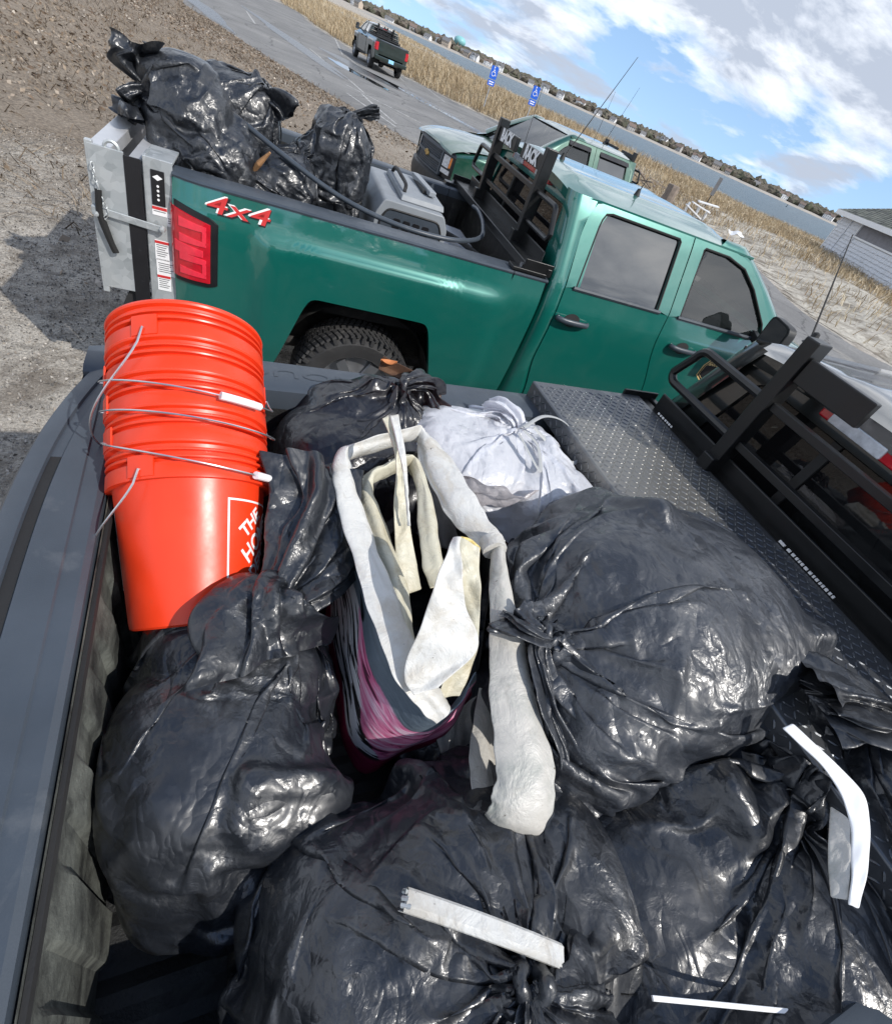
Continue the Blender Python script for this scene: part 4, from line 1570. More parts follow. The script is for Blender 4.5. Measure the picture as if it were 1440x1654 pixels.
# hipped roof
ov, rp = .45, .52
x0, x1, y0, y1 = -ov, LW+ov, yo(ov), yo(-DW-ov)
hr = (DW/2+ov)*rp
ym = (y0+y1)/2
m = MB()
zE = EV+.02
A_, B_, C_, D_ = (x0, y0, zE), (x1, y0, zE), (x1, y1, zE), (x0, y1, zE)
E_, F_ = (x0+DW/2+ov, ym, zE+hr), (x1-DW/2-ov, ym, zE+hr)
m.add([A_, B_, C_, D_, E_, F_], [(0, 1, 5, 4), (1, 2, 5), (2, 3, 4, 5), (3, 0, 4)])
rf = m.build('roof', MT['roof_grey'], bt)
# roof shingles on the face towards the camera and on the left hip
m = MB()
nr = 26
for k in range(nr):
    f0, f1 = k/nr, (k+1)/nr
    xa, xb = x0+(DW/2+ov)*f0, x1-(DW/2+ov)*f0
    x = xa
    while x < min(xb, 9.5):
        w = rr.uniform(.22, .36)
        yy0, yy1 = y0+(ym-y0)*f0, y0+(ym-y0)*f1
        z0, z1 = zE+hr*f0, zE+hr*f1
        t = rr.uniform(.012, .03)
        m.add([(x, yy0, z0+t+.012), (x+w-.012, yy0, z0+t+.012), (x+w-.012, yy1, z1+.008), (x, yy1, z1+.008), (x, yy0, z0), (x+w-.012, yy0, z0)], [(0, 1, 2, 3), (0, 4, 5, 1)])
        x += w
tag(m.build('roof_shingle', MT['shingle_roof'], rf), kind='stuff')
fz = .26
m = MB().box((LW/2, y0, zE-.10), (LW+2*ov, .05, fz)).box((x0, ym, zE-.10), (.05, DW+2*ov, fz))
m.box((LW/2, yo(ov/2), zE-.20), (LW+2*ov, ov, .03))
m.build('fascia', MT['white'], bt)
MT['meter'] = M_simple('grey_meter_box', (.50, .52, .55), .5, var=.06)
for (ua, va, ub, vb, uc, vc) in ((1336, 400, 1324, 417, 1346, 406), (1350, 409, 1334, 435, 1364, 412)):
    a, b_, c_ = Pw(ua, va), Pw(ub, vb), Pw(uc, vc)
    w = max(.35, abs(c_[0]-a[0])); z1 = a[1]; z0 = b_[1]
    MB().box((a[0]+w/2, yo(.11), (z0+z1)/2), (w, .20, z1-z0)).build('meter_box', MT['meter'], bt, bevel=.015)
    MB().tube([(a[0]+w*.6, yo(.06), z1), (a[0]+w*.6, yo(.06), EV-.05)], .022, 6).build('conduit', MT['meter'], bt)
sx = 0
MB().box((-.45, yo(-.5), EV*.72), (.75, .10, EV*.36)).build('shutter', MT['decal_black'], bt)

# ------------------------------------------------------------------ signs


def u_sign(name, label, base, top_px, kind):
    T = thing(name, label, 'sign', tuple(base), math.atan2(CAM[1]-base[1], CAM[0]-base[0])+math.pi/2+(.35 if kind == 'p' else .2), 'accessible parking signs at the dune' if kind == 'p' else None)
    d = ray(*top_px)
    t = np.hypot(*(base[:2]-CAM[:2]))/np.hypot(d[0], d[1])
    H = float(CAM[2]+d[2]*t-base[2])
    if kind == 'p':
        m = MB().box((0, .02, H/2-.1), (.05, .03, H+.15)).box((0, .034, H/2-.1), (.025, .02, H+.15))
        m.build('post', MT['alloy'], T)
        for (zc, h) in ((H-.30, .58), (H-.77, .26)):
            p = MB().prism(round_poly([(-.22, -h/2), (.22, -h/2), (.22, h/2), (-.22, h/2)], .05, 3), lambda q: (q[0], -.002, zc+q[1]), lambda q: (q[0], .002, zc+q[1])).build('panel', MT['sign_blue'], T)
            if h > .4:
                # wheelchair symbol, drawn in strokes
                m = MB()
                y = -.006
                pts = [(.0, .19), (.0, .02), (.10, .02), (.14, -.12), (.18, -.11)]
                for a, b2 in zip(pts[:-1], pts[1:]): m.beam((a[0]-.03, y, zc+a[1]), (b2[0]-.03, y, zc+b2[1]), .004, .035, up=(0, 1, 0)) if False else m.tube([(a[0]-.03, y, zc+a[1]), (b2[0]-.03, y, zc+b2[1])], .018, 6)
                m.tube([(-.03+.0, y, zc+.09), (.06, y, zc+.09)], .014, 6)
                m.tube([(-.03+.10*math.cos(a), y, zc-.06+.10*math.sin(a)) for a in np.linspace(1.9, 5.9, 14)], .014, 6)
                m.lathe([(0, .004), (.032, .004), (.032, -.004), (0, -.004)], (-.03, y, zc+.235), axis='y', seg=12)
                m.build('symbol', MT['decal_white'], p)
            else:
                m = MB()
                for zz2, w in ((.05, .30), (-.05, .26)): m.box((0, -.004, zc+zz2), (w, .003, .045))
                m.build('lettering', MT['decal_white'], p)
    else:
        MB().box((0, 0, H/2), (.05, .04, H)).build('post', MT['rubber'], T)
        MB().box((0, -.03, H-.42), (.20, .012, .84)).build('panel', MT['roof_grey'], T)
    return T


def ground_at(u, v, z=.5):
    for _ in range(8):
        q = Pz(u, v, z)
        z = float(land_h(q[None, :2])[0])
    return Pz(u, v, z)


u_sign('parking_sign', 'blue accessible parking sign nearer the parked dark pickup', ground_at(783, 166), (798, 105), 'p')
u_sign('parking_sign', 'blue accessible parking sign just above the back rack, right of the other', ground_at(848, 197), (864, 137), 'p')
u_sign('pole_sign', 'dark narrow sign on a thin pole standing in the dune grass', ground_at(1137, 334), (1165, 287), 's')

# bits lying at the edge of the dune
MT['driftwood'] = M_simple('weathered_wood', (.20, .16, .13), .9, var=.3, vscale=5, bmp=.5, bscale=20, bdist=.02)
q = ground_at(1077, 322)
t = thing('wooden_stump', 'weathered wooden stump standing in the dune grass', 'stump', tuple(q), .4)
MB().lathe([(0, .62), (.27, .60), (.30, .52), (.28, .2), (.33, -.1)], seg=9).build('trunk', MT['driftwood'], t, smooth=True)
q = ground_at(1043, 298)
t = thing('driftwood_pile', 'grey driftwood and broken boards heaped beside the stump', 'driftwood', tuple(q), .2)
for k in range(7):
    a = rr.uniform(0, 3.1)
    c = Vector((rr.uniform(-.7, .7), rr.uniform(-.4, .4), rr.uniform(.05, .35)))
    d = Vector((math.cos(a), math.sin(a), rr.uniform(-.3, .5)))*rr.uniform(.4, .8)
    MB().beam(c-d, c+d, .10, .05).build('board', MT['driftwood'], t)
q = ground_at(1120, 352)
t = thing('folded_bench', 'white plastic folding bench with round holes at the dune edge', 'bench', tuple(q), -.5)
for k, (zz2, rot) in enumerate(((.25, .3), (.55, .12), (.80, -.1))):
    b_ = MB().box((-.2+.25*k, 0, zz2), (1.1, .40, .06), Matrix.Rotation(rot, 3, 'Y')).build('seat', MT['white'], t, bevel=.01)
for xx in (-.6, 0, .5): MB().box((xx, .1, .25), (.06, .3, .6)).build('leg', MT['white'], t)
q = ground_at(1188, 385)
t = thing('plastic_scrap', 'crumpled white plastic scrap lying on the grass of the dune', 'litter', tuple(q))
m = MB()
m.grid([[(x, y, .18+.14*math.sin(7*x+2)*math.cos(6*y)) for y in np.linspace(-.3, .3, 6)] for x in np.linspace(-.45, .45, 9)])
m.build('sheet', MT['white'], t, smooth=False)

# ------------------------------------------------------------------ the four pickups
TA = make_truck('pickup_truck', 'near black pickup with bed full of trash bags and orange buckets', 'pickup truck', 'green town pickups', (-.10, .835, -.015), 0.0, 'paint_black', rack='plain')
RB = -.0866
TBo = (.03+math.sin(-RB)*1.0, 3.306+math.cos(RB)*1.0, .028)
TB = make_truck('pickup_truck', 'bright green pickup with galvanised lift gate parked beyond the near bed', 'pickup truck', 'green town pickups', TBo, RB, 'paint_green', hero=True, tailgate=False)
TC = make_truck('pickup_truck', 'sage green pickup facing left behind the bright green pickup', 'pickup truck', 'green town pickups', (9.42, 10.45, 0), math.pi+.05, 'paint_sage', rack=True, front_detail=True)
TD = make_truck('pickup_truck', 'dark green pickup seen from behind, parked beside the reeds', 'pickup truck', 'green town pickups', (9.70, 37.95, 0), math.radians(92), 'paint_dark')

# white trash bag on the back seat of the near pickup is built with the bags


def whip(truck, base, tip, name='antenna'):
    m = MB().tube([base, tuple(np.array(base)*.5+np.array(tip)*.5), tip], [.0045, .0035, .002], 6)
    m.lathe([(.0, .05), (.012, .045), (.02, .01), (.03, 0)], base, seg=10)
    return m.build(name, MT['rubber'], truck, smooth=True)


whip(TB, (2.42, .10, 1.935), (2.78, .32, 2.62))
whip(TB, (2.85, -.35, 1.935), (2.88, -.34, 2.06))
whip(TC, (4.55, .80, 1.27), (4.60, .82, 2.35))
whip(TC, (2.55, .1, 1.93), (2.35, .15, 2.85))
whip(TC, (2.2, -.7, 1.90), (2.15, -.75, 2.7))
whip(TA, (2.40, .72, 1.93), (2.56, .98, 2.28))
# bug deflector strips over the windows of the far pickup
for x0_, x1_ in ((2.36, 3.05), (3.27, 3.75)):
    MB().grid([[(x, SY(x, z)+o_, z) for (z, o_) in ((1.79, .028), (1.845, .004))] for x in np.linspace(x0_, x1_, 8)]).build('rain_visor', MT['decal_black'], TC)

# lettering on the far pickup: first letters on the side towards us
V, F = text_geo('NATURAL RESOURCES', .115, 0, .004)
xmin = min(p[0] for p in V)
m = MB().add([(5.24-(p[0]-xmin), SY(5.24-(p[0]-xmin), 1.06+p[1])+.004, 1.06+p[1]) for p in V], F)
m.build('lettering', MT['decal_white'], TC, fix=False)


def side_text(truck, s, x0_, zc, size, sx, shear, layers, name):
    """lettering on the right-hand side of a pickup, reading front to back left to right"""
    for mat_, off, dx, dz, bold in layers:
        V, F = text_geo(s, 1.0, 0, bold)
        w = max(p[0] for p in V)-min(p[0] for p in V)
        mn = min(p[0] for p in V)
        pts = []
        for p in V:
            x = x0_+(p[0]-mn)/w*sx+shear*(p[1])*size+dx
            z = zc+p[1]*size+dz
            pts.append((x, -(SY(x, z)+off), z))
        MB().add(pts, F).build(name, MT[mat_], truck, fix=False)


side_text(TB, '4x4', .155, 1.336, .112, .30, .32, (('decal_black', .0015, .006, -.006, .035), ('decal_white', .0025, -.003, .002, .02), ('decal_red', .0035, .004, -.001, .004)), 'decal')
# shield on the front door
sh = [(-.085, .03), (-.05, .085), (.05, .085), (.085, .03), (.085, -.06), (0, -.11), (-.085, -.06)]
for k_, (mat_, s_, o_) in enumerate((('decal_gold', 1.0, .002), ('decal_black', .90, .003), ('decal_gold', .80, .004), ('decal_black', .76, .005))):
    MB().fan([(3.80+q[0]*s_, -(SY(3.80+q[0]*s_, 1.11+q[1]*s_)+o_), 1.11+q[1]*s_) for q in sh]).build('shield', MT[mat_], TB)
side_text(TB, 'BARN', 3.755, 1.160, .032, .09, 0, (('decal_gold', .0065, 0, 0, .02),), 'lettering')

# ------------------------------------------------------------------ lift gate on the green pickup
lg = MB()
lg.box((-.060, -.925, 1.02), (.125, .012, .86)).box((-.06, -.80, 1.438), (.125, .24, .012)).box((-.118, -.87, 1.02), (.012, .12, .86))
liftgate = lg.build('lift_gate', MT['galv'], TB, bevel=.003)
m = MB().box((-.060, .925, 1.02), (.125, .012, .86)).box((-.118, .87, 1.02), (.012, .12, .86)).box((-.06, 0, .60), (.14, 1.9, .10))
m.build('post', MT['galv'], liftgate, bevel=.003)
m = MB()
m.box((-.335, 0, 1.10), (.02, 1.86, .66)).box((-.30, 0, 1.425), (.09, 1.86, .012)).box((-.262, 0, 1.40), (.012, 1.86, .06))
m.build('platform', MT['alu'], liftgate, bevel=.003)
m = MB().box((-.155, 0, 1.10), (.012, 1.78, .62)).box((-.165, 0, 1.405), (.05, 1.78, .012))
m.build('platform_fold', MT['alu'], liftgate, bevel=.002)
m = MB().box((-.270, -.935, 1.11), (.145, .012, .66)).box((-.335, -.925, 1.10), (.030, .030, .70))
m.build('side_plate', MT['galv'], liftgate, bevel=.003)
MB().box((-.163, -.940, 1.08), (.070, .010, .70)).build('guard_strip', MT['decal_black'], liftgate, bevel=.002)
m = MB()
for z in (1.39, 1.20, 1.02, .86): m.lathe([(0, .006), (.008, .004), (.010, 0)], (-.155, -.9455, z), axis='y', seg=8)
m.build('rivet', MT['chrome'], liftgate)
m = MB().box((-.20, -.955, 1.155), (.30, .008, .034), Matrix.Rotation(.08, 3, 'Y')).box((-.335, -.95, 1.16), (.03, .03, .04))
m.build('latch_bar', MT['galv'], liftgate, bevel=.003)
for x in (-.048, -.33): MB().lathe([(0, -.018), (.012, -.016), (.016, 0)], (x, -.958, 1.15), axis='y', seg=8).build('bolt', MT['galv'], liftgate)
MB().tube([(-.245+.028*math.cos(a), -.93, 1.44+.028*math.sin(a)) for a in np.linspace(0, 3.14, 10)], .009, 6).build('lifting_eye', MT['galv'], liftgate, smooth=True)
# control pad and stickers
pad = MB().box((-.062, -.9345, 1.325), (.058, .006, .155)).build('control_pad', MT['decal_black'], liftgate, bevel=.002)
m = MB().fan([(-.062+.022*math.cos(a), -.9385, 1.372+.013*math.sin(a)) for a in (0, math.pi/2, math.pi, 1.5*math.pi)])
for z in (1.335, 1.315, 1.295, 1.275): m.fan([(-.062+.006*math.cos(a), -.9385, z+.006*math.sin(a)) for a in np.linspace(0, 6.28, 9)[:-1]])
m.build('symbol', MT['decal_white'], liftgate)
for (x, z, w, h, top) in ((-.060, 1.222, .066, .042, 'decal_red'), (-.012, 1.19, .034, .06, None), (-.058, 1.03, .066, .10, 'decal_red'), (-.046, .945, .086, .085, None), (-.056, .86, .064, .085, 'decal_red'), (-.255, .805, .05, .03, 'decal_gold')):
    st = MB().box((x, -.9325, z), (w, .003, h)).build('sticker', MT['decal_white'], liftgate)
    if top: MB().box((x, -.9345, z+h/2-.008), (w*.98, .002, .013)).build('band', MT[top], liftgate)
    m = MB()
    n_ = int((h-.025)/.011)
    for k in range(n_): m.box((x-w*.04*(k % 3), -.9345, z+h/2-.022-.011*k), (w*(.8-.12*(k % 3)), .0015, .0035))
    if n_ > 0: m.build('printed_lines', MT['roof_grey'], liftgate)
# chain, rubber strap
def chain(pts, r, parent, mat_, name):
    P = crom(pts, 60)
    L = np.r_[0, np.cumsum(np.linalg.norm(np.diff(P, axis=0), axis=1))]
    n = int(L[-1]/(r*4.2))
    m = MB()
    for k in range(n):
        s = (k+.5)/n*L[-1]
        c = Vector([np.interp(s, L, P[:, i]) for i in range(3)])
        e = Vector([np.interp(min(L[-1], s+.004), L, P[:, i]) for i in range(3)])-c
        e.normalize()
        a = e.orthogonal().normalized()
        if k % 2: a = e.cross(a)
        m.tube([c+e*(r*2.3*math.cos(t_))+a*(r*1.3*math.sin(t_)) for t_ in np.linspace(0, 2*math.pi, 11)[:-1]], r*.45, 5, closed=True)
    return m.build(name, mat_, parent, smooth=True)


chain([(-.325, -.955, 1.37), (-.318, -.96, 1.30), (-.305, -.962, 1.24), (-.285, -.962, 1.17), (-.30, -.962, 1.13)], .006, liftgate, MT['galv'], 'chain')
MB().tube(crom([(-.31, -.965, 1.26), (-.315, -.965, 1.15), (-.29, -.965, 1.05), (-.265, -.965, .98), (-.28, -.965, 1.02), (-.305, -.965, 1.12)], 24), .009, 6, ry=.016).build('strap', MT['rubber'], liftgate, smooth=True)
m = MB().box((-.20, -.90, .72), (.10, .03, .14), Matrix.Rotation(.4, 3, 'Y'))
m.build('hinge_arm', MT['dark_inside'], liftgate)

# ------------------------------------------------------------------ cross-bed tool box on the near pickup


def M_tread():
    m, n, l, b = new_mat('black_tread_plate')
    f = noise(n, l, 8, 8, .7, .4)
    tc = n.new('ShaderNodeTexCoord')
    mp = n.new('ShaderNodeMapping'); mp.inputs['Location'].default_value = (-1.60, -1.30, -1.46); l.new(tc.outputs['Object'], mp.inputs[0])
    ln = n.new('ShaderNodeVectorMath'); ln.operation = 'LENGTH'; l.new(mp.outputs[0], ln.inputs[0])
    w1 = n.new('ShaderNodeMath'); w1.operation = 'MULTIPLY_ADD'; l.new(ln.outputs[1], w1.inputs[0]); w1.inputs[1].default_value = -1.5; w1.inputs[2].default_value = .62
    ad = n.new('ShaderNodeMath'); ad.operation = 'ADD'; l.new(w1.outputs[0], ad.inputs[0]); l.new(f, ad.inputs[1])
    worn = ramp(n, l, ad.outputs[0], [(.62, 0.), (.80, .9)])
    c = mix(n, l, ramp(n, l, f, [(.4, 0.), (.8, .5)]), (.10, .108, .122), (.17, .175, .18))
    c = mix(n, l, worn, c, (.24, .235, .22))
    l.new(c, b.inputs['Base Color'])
    l.new(ramp(n, l, f, [(.3, .26), (.7, .44)]), b.inputs['Roughness'])
    b.inputs['Metallic'].default_value = .6
    l.new(bump(n, l, noise(n, l, 180, 4, .6), .25, .002), b.inputs['Normal'])
    return m


MT['tread'] = M_tread()
tx0, tx1, ty0, ty1, tz = 1.352, 1.925, -.13, 1.80, 1.468
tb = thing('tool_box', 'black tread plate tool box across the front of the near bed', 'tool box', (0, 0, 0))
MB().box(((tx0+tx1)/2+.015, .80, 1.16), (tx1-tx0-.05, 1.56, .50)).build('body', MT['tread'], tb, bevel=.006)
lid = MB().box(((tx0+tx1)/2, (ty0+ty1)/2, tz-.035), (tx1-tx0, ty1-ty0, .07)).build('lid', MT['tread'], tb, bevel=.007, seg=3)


def tread(fn, nu, nv, pitch, L=.0125, W=.0033, h=.0021):
    m = MB()
    for i in range(nu):
        for j in range(nv):
            u, v = (i+.5)*pitch, (j+.5)*pitch
            a = math.pi/4 if (i+j) % 2 else -math.pi/4
            ca, sa = math.cos(a), math.sin(a)
            ring = [(L, 0), (.45*L, W), (-.45*L, W), (-L, 0), (-.45*L, -W), (.45*L, -W)]
            top = [(L*.72, 0), (-L*.72, 0)]
            vs = [fn(u+x*ca-y*sa, v+x*sa+y*ca, 0) for x, y in ring]+[fn(u+x*ca-y*sa, v+x*sa+y*ca, h) for x, y in top]
            m.add(vs, [(0, 1, 6), (1, 2, 7, 6), (2, 3, 7), (3, 4, 7), (4, 5, 6, 7), (5, 0, 6)])
    return m


pt_ = .0245
m = tread(lambda u, v, h: (tx0+.012+u, ty0+.012+v, tz+h+.0003), int((tx1-tx0-.02)/pt_), int((ty1-ty0-.02)/pt_), pt_)
t2 = tread(lambda u, v, h: (tx0-h-.0003, ty0+.01+v, tz-.063+u), 2, int((ty1-ty0-.02)/pt_), pt_)
m.add(t2.v, t2.f)
t2 = tread(lambda u, v, h: (tx0+.015+v, ty1+h+.0003, tz-.063+u), 2, int((tx1-tx0-.02)/pt_), pt_)
m.add(t2.v, t2.f)
tag(m.build('tread', MT['tread'], lid), kind='stuff')
# white maker's lettering along the foot of the rack rail, worn down
lt = MB()
m = lt
y = .94
rr = random.Random(8)
for w in (.030, .016, .014, .010, .008, .011, .015, .013, .009, .012, .008, .010, .012, .010, .009):
    m.box((1.9295, y-w/2, 1.474), (.006, w*.82, .008))
    y -= w*1.28
lt.build('lettering', MT['decal_white'], tb)
m = MB()
y = 1.66
for w in (.012, .010, .013, .011, .008, .012, .009): 
    m.box((1.9295, y-w/2, 1.474), (.004, w*.8, .007)); y -= w*1.4
m.build('lettering', MT['decal_white'], tb)
# raised letters in the plastic rail cap on the far side, facing outwards
V, F = text_geo('NOUC', .060, 0, 0)
m = MB()
e = [(.47-p[0]*2.1, 1.735-p[1]*1.0, 1.4065) for p in V]
m.add(e, F)
b2 = len(m.v)
m.build('raised_lettering', MT['cap'], TA, fix=False).location = (.10, -.835, .016)

# ------------------------------------------------------------------ plastic film: a small cloth relaxation, film with some slack round lumpy contents
def _con(P,a,b,L,ks,kc):
    d=P[b]-P[a]; l=np.sqrt((d*d).sum(-1))+1e-9
    e=(l-L)/l; d*=(np.where(e>0,ks,kc)*.5*e)[...,None]; P[a]+=d; P[b]-=d
def snoise(p,rng,scale,n=24):
    k=rng.normal(size=(n,3))*scale; ph=rng.uniform(0,6.28,n)
    return np.sin(p@k.T+ph).sum(-1)/np.sqrt(n/2)
def sim_bag(lumps,knot,bottom,nT=96,nV=60,it=(90,60,40),seed=0,clamp=None,grav=.0002,nl=0,lump=(.25,.5),neck=.03,ex=.10,exk=1.,shell=.03,kc=.9,bs=(.02,.015,.015),swirl=0.):
    rng=np.random.default_rng(seed)
    knot=np.array(knot,float); bottom=np.array(bottom,float)
    L=[]
    for l in lumps:
        a=l[3] if len(l)>3 else 0.; ca,sa=np.cos(a),np.sin(a)
        L.append((np.array(l[0],float),np.array(l[1],float),l[2] if len(l)>2 else 2.5,np.array([[ca,-sa,0],[sa,ca,0],[0,0,1.]])))
    ctr=sum(c*r.prod() for c,r,n,M in L)/sum(r.prod() for c,r,n,M in L); main=list(L)
    for i in range(nl):
        c,r,n,M=main[rng.integers(len(main))]
        d=rng.normal(size=3); d/=np.linalg.norm(d)
        L.append((c+M@(d*r*rng.uniform(.72,.98)),np.ones(3)*rng.uniform(*lump)*r.min()*rng.uniform(.7,1.4,3),rng.uniform(4,9),np.linalg.qr(rng.normal(size=(3,3)))[0]))
    def collide(P,outer,w):
        best=np.full(P.shape[:-1],9.); T=P.copy()
        for c,r,n,M in L:
            q=(P-c)@M/r; k=(np.abs(q)**n).sum(-1)**(1./n)+1e-9
            m=k<1
            if m.any():
                qi=q[m]/k[m][:,None]; P[m]=(qi*r)@M.T+c
            if outer is not None:
                g=(k-1)*r.mean()
                m=g<best; best[m]=g[m]
                if m.any():
                    lim=1+outer/r.mean(); s=np.minimum(1,lim/k[m]); T[m]=(q[m]*s[:,None]*r)@M.T+c
        if outer is not None:
            P+=(T-P)*(w*(best>outer))[...,None]
        if clamp is not None: clamp(P)
    ax=knot-bottom; H=np.linalg.norm(ax); ax/=H
    u=np.cross(ax,[0.3,0.2,1.]); u/=np.linalg.norm(u); v=np.cross(ax,u)
    rm=max(r.max() for c,r,n,M in main)*1.5
    th=np.linspace(0,2*np.pi,nT,endpoint=False); t=np.linspace(0,1,nV)
    # rays from ctr : latitude from bottom pole to knot
    b0=bottom-ctr; k0=knot-ctr
    lat=-np.cos(t*np.pi); ri=np.sin(t*np.pi)
    cen=ctr+np.where(lat<0,-lat,0)[:,None]*b0*1.2+np.where(lat>0,lat,0)[:,None]*k0
    P=cen[:,None,:]+(rm*ri)[:,None,None]*(np.cos(th)[None,:,None]*u+np.sin(th)[None,:,None]*v)
    wt=np.ones((nV,1))
    for i in range(40):
        P0=P; Q=P.copy(); collide(Q,.004,.5); 
        Q[:]=.5*Q+.25*(np.roll(Q,1,1)+np.roll(Q,-1,1)); Q[1:-1]=.5*Q[1:-1]+.25*(Q[2:]+Q[:-2])
        Q[0]=Q[1].mean(0); Q[-1]=knot; P=Q
    collide(P,None,1)
    for lev in range(len(it)):
        nV,nT=P.shape[:2]
        th=np.linspace(0,2*np.pi,nT,endpoint=False)
        if lev==0:
            e=1+ex*np.clip(1+.9*snoise(P,rng,6.),.1,3)
            du=np.sqrt(((np.roll(P,-1,1)-P)**2).sum(-1))*e
            g=du.sum(1); gm=g.max(); tt=np.linspace(0,1,nV)[:,None]
            wk=np.clip((tt-.36)/.34,0,1)
            du=du*(1-wk)+wk*np.maximum(du,gm/nT*exk)
            dv=np.sqrt(((P[1:]-P[:-1])**2).sum(-1))*e[1:]
            dv=np.maximum(dv,dv.mean()*.3)
        else:
            du=np.repeat(du,2,1)*.5; du2=np.empty((nV,nT)); du2[::2]=du; du2[1::2]=.5*(du[1:]+du[:-1]); du=du2*1.02
            d2=np.repeat(dv,2,0)*.5; dv=np.empty((nV-1,nT)); dv[:,::2]=d2; dv[:,1::2]=.5*(d2+np.roll(d2,-1,1)); dv=dv*1.02
        dg=np.hypot(.5*(du[1:]+du[:-1]),dv)
        V=np.zeros_like(P)
        rn=1+.5*np.cos(th*9)
        ring=knot+neck*rn[:,None]*(np.cos(th)[:,None]*u+np.sin(th)[:,None]*v)
        wt=np.clip((.86-np.linspace(0,1,nV))/.15,0,1)[:,None]
        P+=rng.normal(size=P.shape)*(.020,.004,.0010)[lev]
        ne=(nT)//2*2
        for i in range(it[lev]):
            V*=.8; V[...,2]-=grav
            P0=P.copy(); P=P+V
            for _ in range(2):
                for s in (0,1):
                    if s==0: _con(P,np.s_[:,0::2],np.s_[:,1::2],du[:,0::2],1,kc)
                    else:
                        _con(P,np.s_[:,1:-1:2],np.s_[:,2::2],du[:,1:-1:2],1,kc)
                        d=P[:,0]-P[:,-1]; l=np.sqrt((d*d).sum(-1))+1e-9; d*=(.5*(l-du[:,-1])/l)[:,None]; P[:,-1]+=d; P[:,0]-=d
                for s in (0,1):
                    n=(nV-1-s)//2
                    A=np.s_[s:s+2*n:2]; B=np.s_[s+1:s+2*n+1:2]; vs=np.s_[s:s+2*n:2]
                    _con(P,A,B,dv[vs],1,kc)
                    _con(P,(A,np.s_[:-1]),(B,np.s_[1:]),dg[vs,:-1],1,kc*.3)
                    _con(P,(A,np.s_[1:]),(B,np.s_[:-1]),dg[vs,:-1],1,kc*.3)
                m=(np.roll(P,1,1)+np.roll(P,-1,1))*.5; P+=(m-P)*bs[lev]
                m=(P[2:]+P[:-2])*.5; P[1:-1]+=(m-P[1:-1])*bs[lev]
            P[-1]=ring; P[-2]=.5*ring+.5*P[-2]
            P[0]=P[1].mean(0)
            collide(P,shell*(1,.9,.9)[lev],.5*wt[:,0][:,None]*np.ones((1,nT)))
            V=np.clip((P-P0)*.8,-.015,.015)
        if lev<len(it)-1:
            Pn=np.empty((nV*2-1,nT*2,3)); Q=np.empty((nV,nT*2,3)); Q[:,::2]=P; Q[:,1::2]=.5*(P+np.roll(P,-1,1))
            Pn[::2]=Q; Pn[1::2]=.5*(Q[1:]+Q[:-1]); P=Pn
    # take out the shortest ripples the grid can carry
    P = .5*P+.25*(np.roll(P, 1, 1)+np.roll(P, -1, 1))
    P[1:-1] = .5*P[1:-1]+.25*(P[2:]+P[:-2])
    return P


def floor_clamp(x0=.02, x1=9, y0=.03, y1=1.63, z0=.93):
    def f(P):
        P[..., 0] = np.clip(P[..., 0], x0, x1)
        P[..., 1] = np.clip(P[..., 1], y0, y1)
        P[..., 2] = np.maximum(P[..., 2], z0)
    return f


def sheet_faces(nV, nT, wrap=True):
    idx = np.arange(nV*nT).reshape(nV, nT)
    a, b = idx[:-1], idx[1:]
    if wrap: return np.stack([a, np.roll(a, -1, 1), np.roll(b, -1, 1), b], -1).reshape(-1, 4)
    return np.stack([a[:, :-1], a[:, 1:], b[:, 1:], b[:, :-1]], -1).reshape(-1, 4)


def basis(d):
    d = np.array(d, float); d /= np.linalg.norm(d)
    u = np.cross(d, [.2, .3, 1.]) if abs(d[2]) < .9 else np.cross(d, [1., .2, 0])
    u /= np.linalg.norm(u)
    return d, u, np.cross(d, u)


def tail_geo(pts, r0, spread, seed, flat=.45, nT=72, nL=30, fold=7, power=1.2, ragged=.12, up=None):
    """a gathered, flaring end of film: star-folded rings along a path"""
    r = np.random.default_rng(seed)
    C = crom(pts, nL)
    th = np.linspace(0, 2*np.pi, nT, endpoint=False)
    k = r.uniform(0, 6.3, 6)
    P = np.zeros((nL, nT, 3))
    for i in range(nL):
        t = i/(nL-1)
        d = C[min(i+1, nL-1)]-C[max(i-1, 0)]
        d, u, v = basis(d)
        if up is not None:
            u = np.cross(d, up); u /= np.linalg.norm(u); v = np.cross(u, d)
        rad = r0+spread*t**power
        f = 1+(.42-.12*t)*np.cos(fold*th+k[0]+1.2*t)+.22*np.cos((fold*2+1)*th+k[1]-2*t)+.25*np.cos(2*th+k[2]+t*2)
        wob = .25*np.sin(3.1*t*3+k[3]+th*2)+.2*np.sin(9*t+k[4]-3*th)
        rr_ = rad*(f+wob*t)
        P[i] = C[i]+(rr_*np.cos(th))[:, None]*u+(rr_*flat*np.sin(th))[:, None]*v
        P[i] += d*(ragged*spread*t*t*(np.cos(2*th+k[5])+.6*np.cos(5*th+k[1])))[:, None]
    P += r.normal(size=P.shape)*.0012
    return P


def knot_geo(c, d, r, seed):
    """two turns of twisted film"""
    d, u, v = basis(d)
    m = MB()
    rg = random.Random(seed)
    for j in range(2):
        pts = []
        for t in np.linspace(0, 2*math.pi, 26)[:-1]:
            a = t+j*1.3
            pts.append(np.array(c)+u*(r*math.cos(a))+v*(r*.85*math.sin(a))+d*(r*.55*math.sin(a*(1 if j else 2)+j)+(.5-j)*r*.5))
        rad = [r*(.52+.10*math.sin(5*t)+.05*rg.random()) for t in np.linspace(0, 6.28, 25)]
        m.tube(pts, rad, 12, closed=True)
    return m


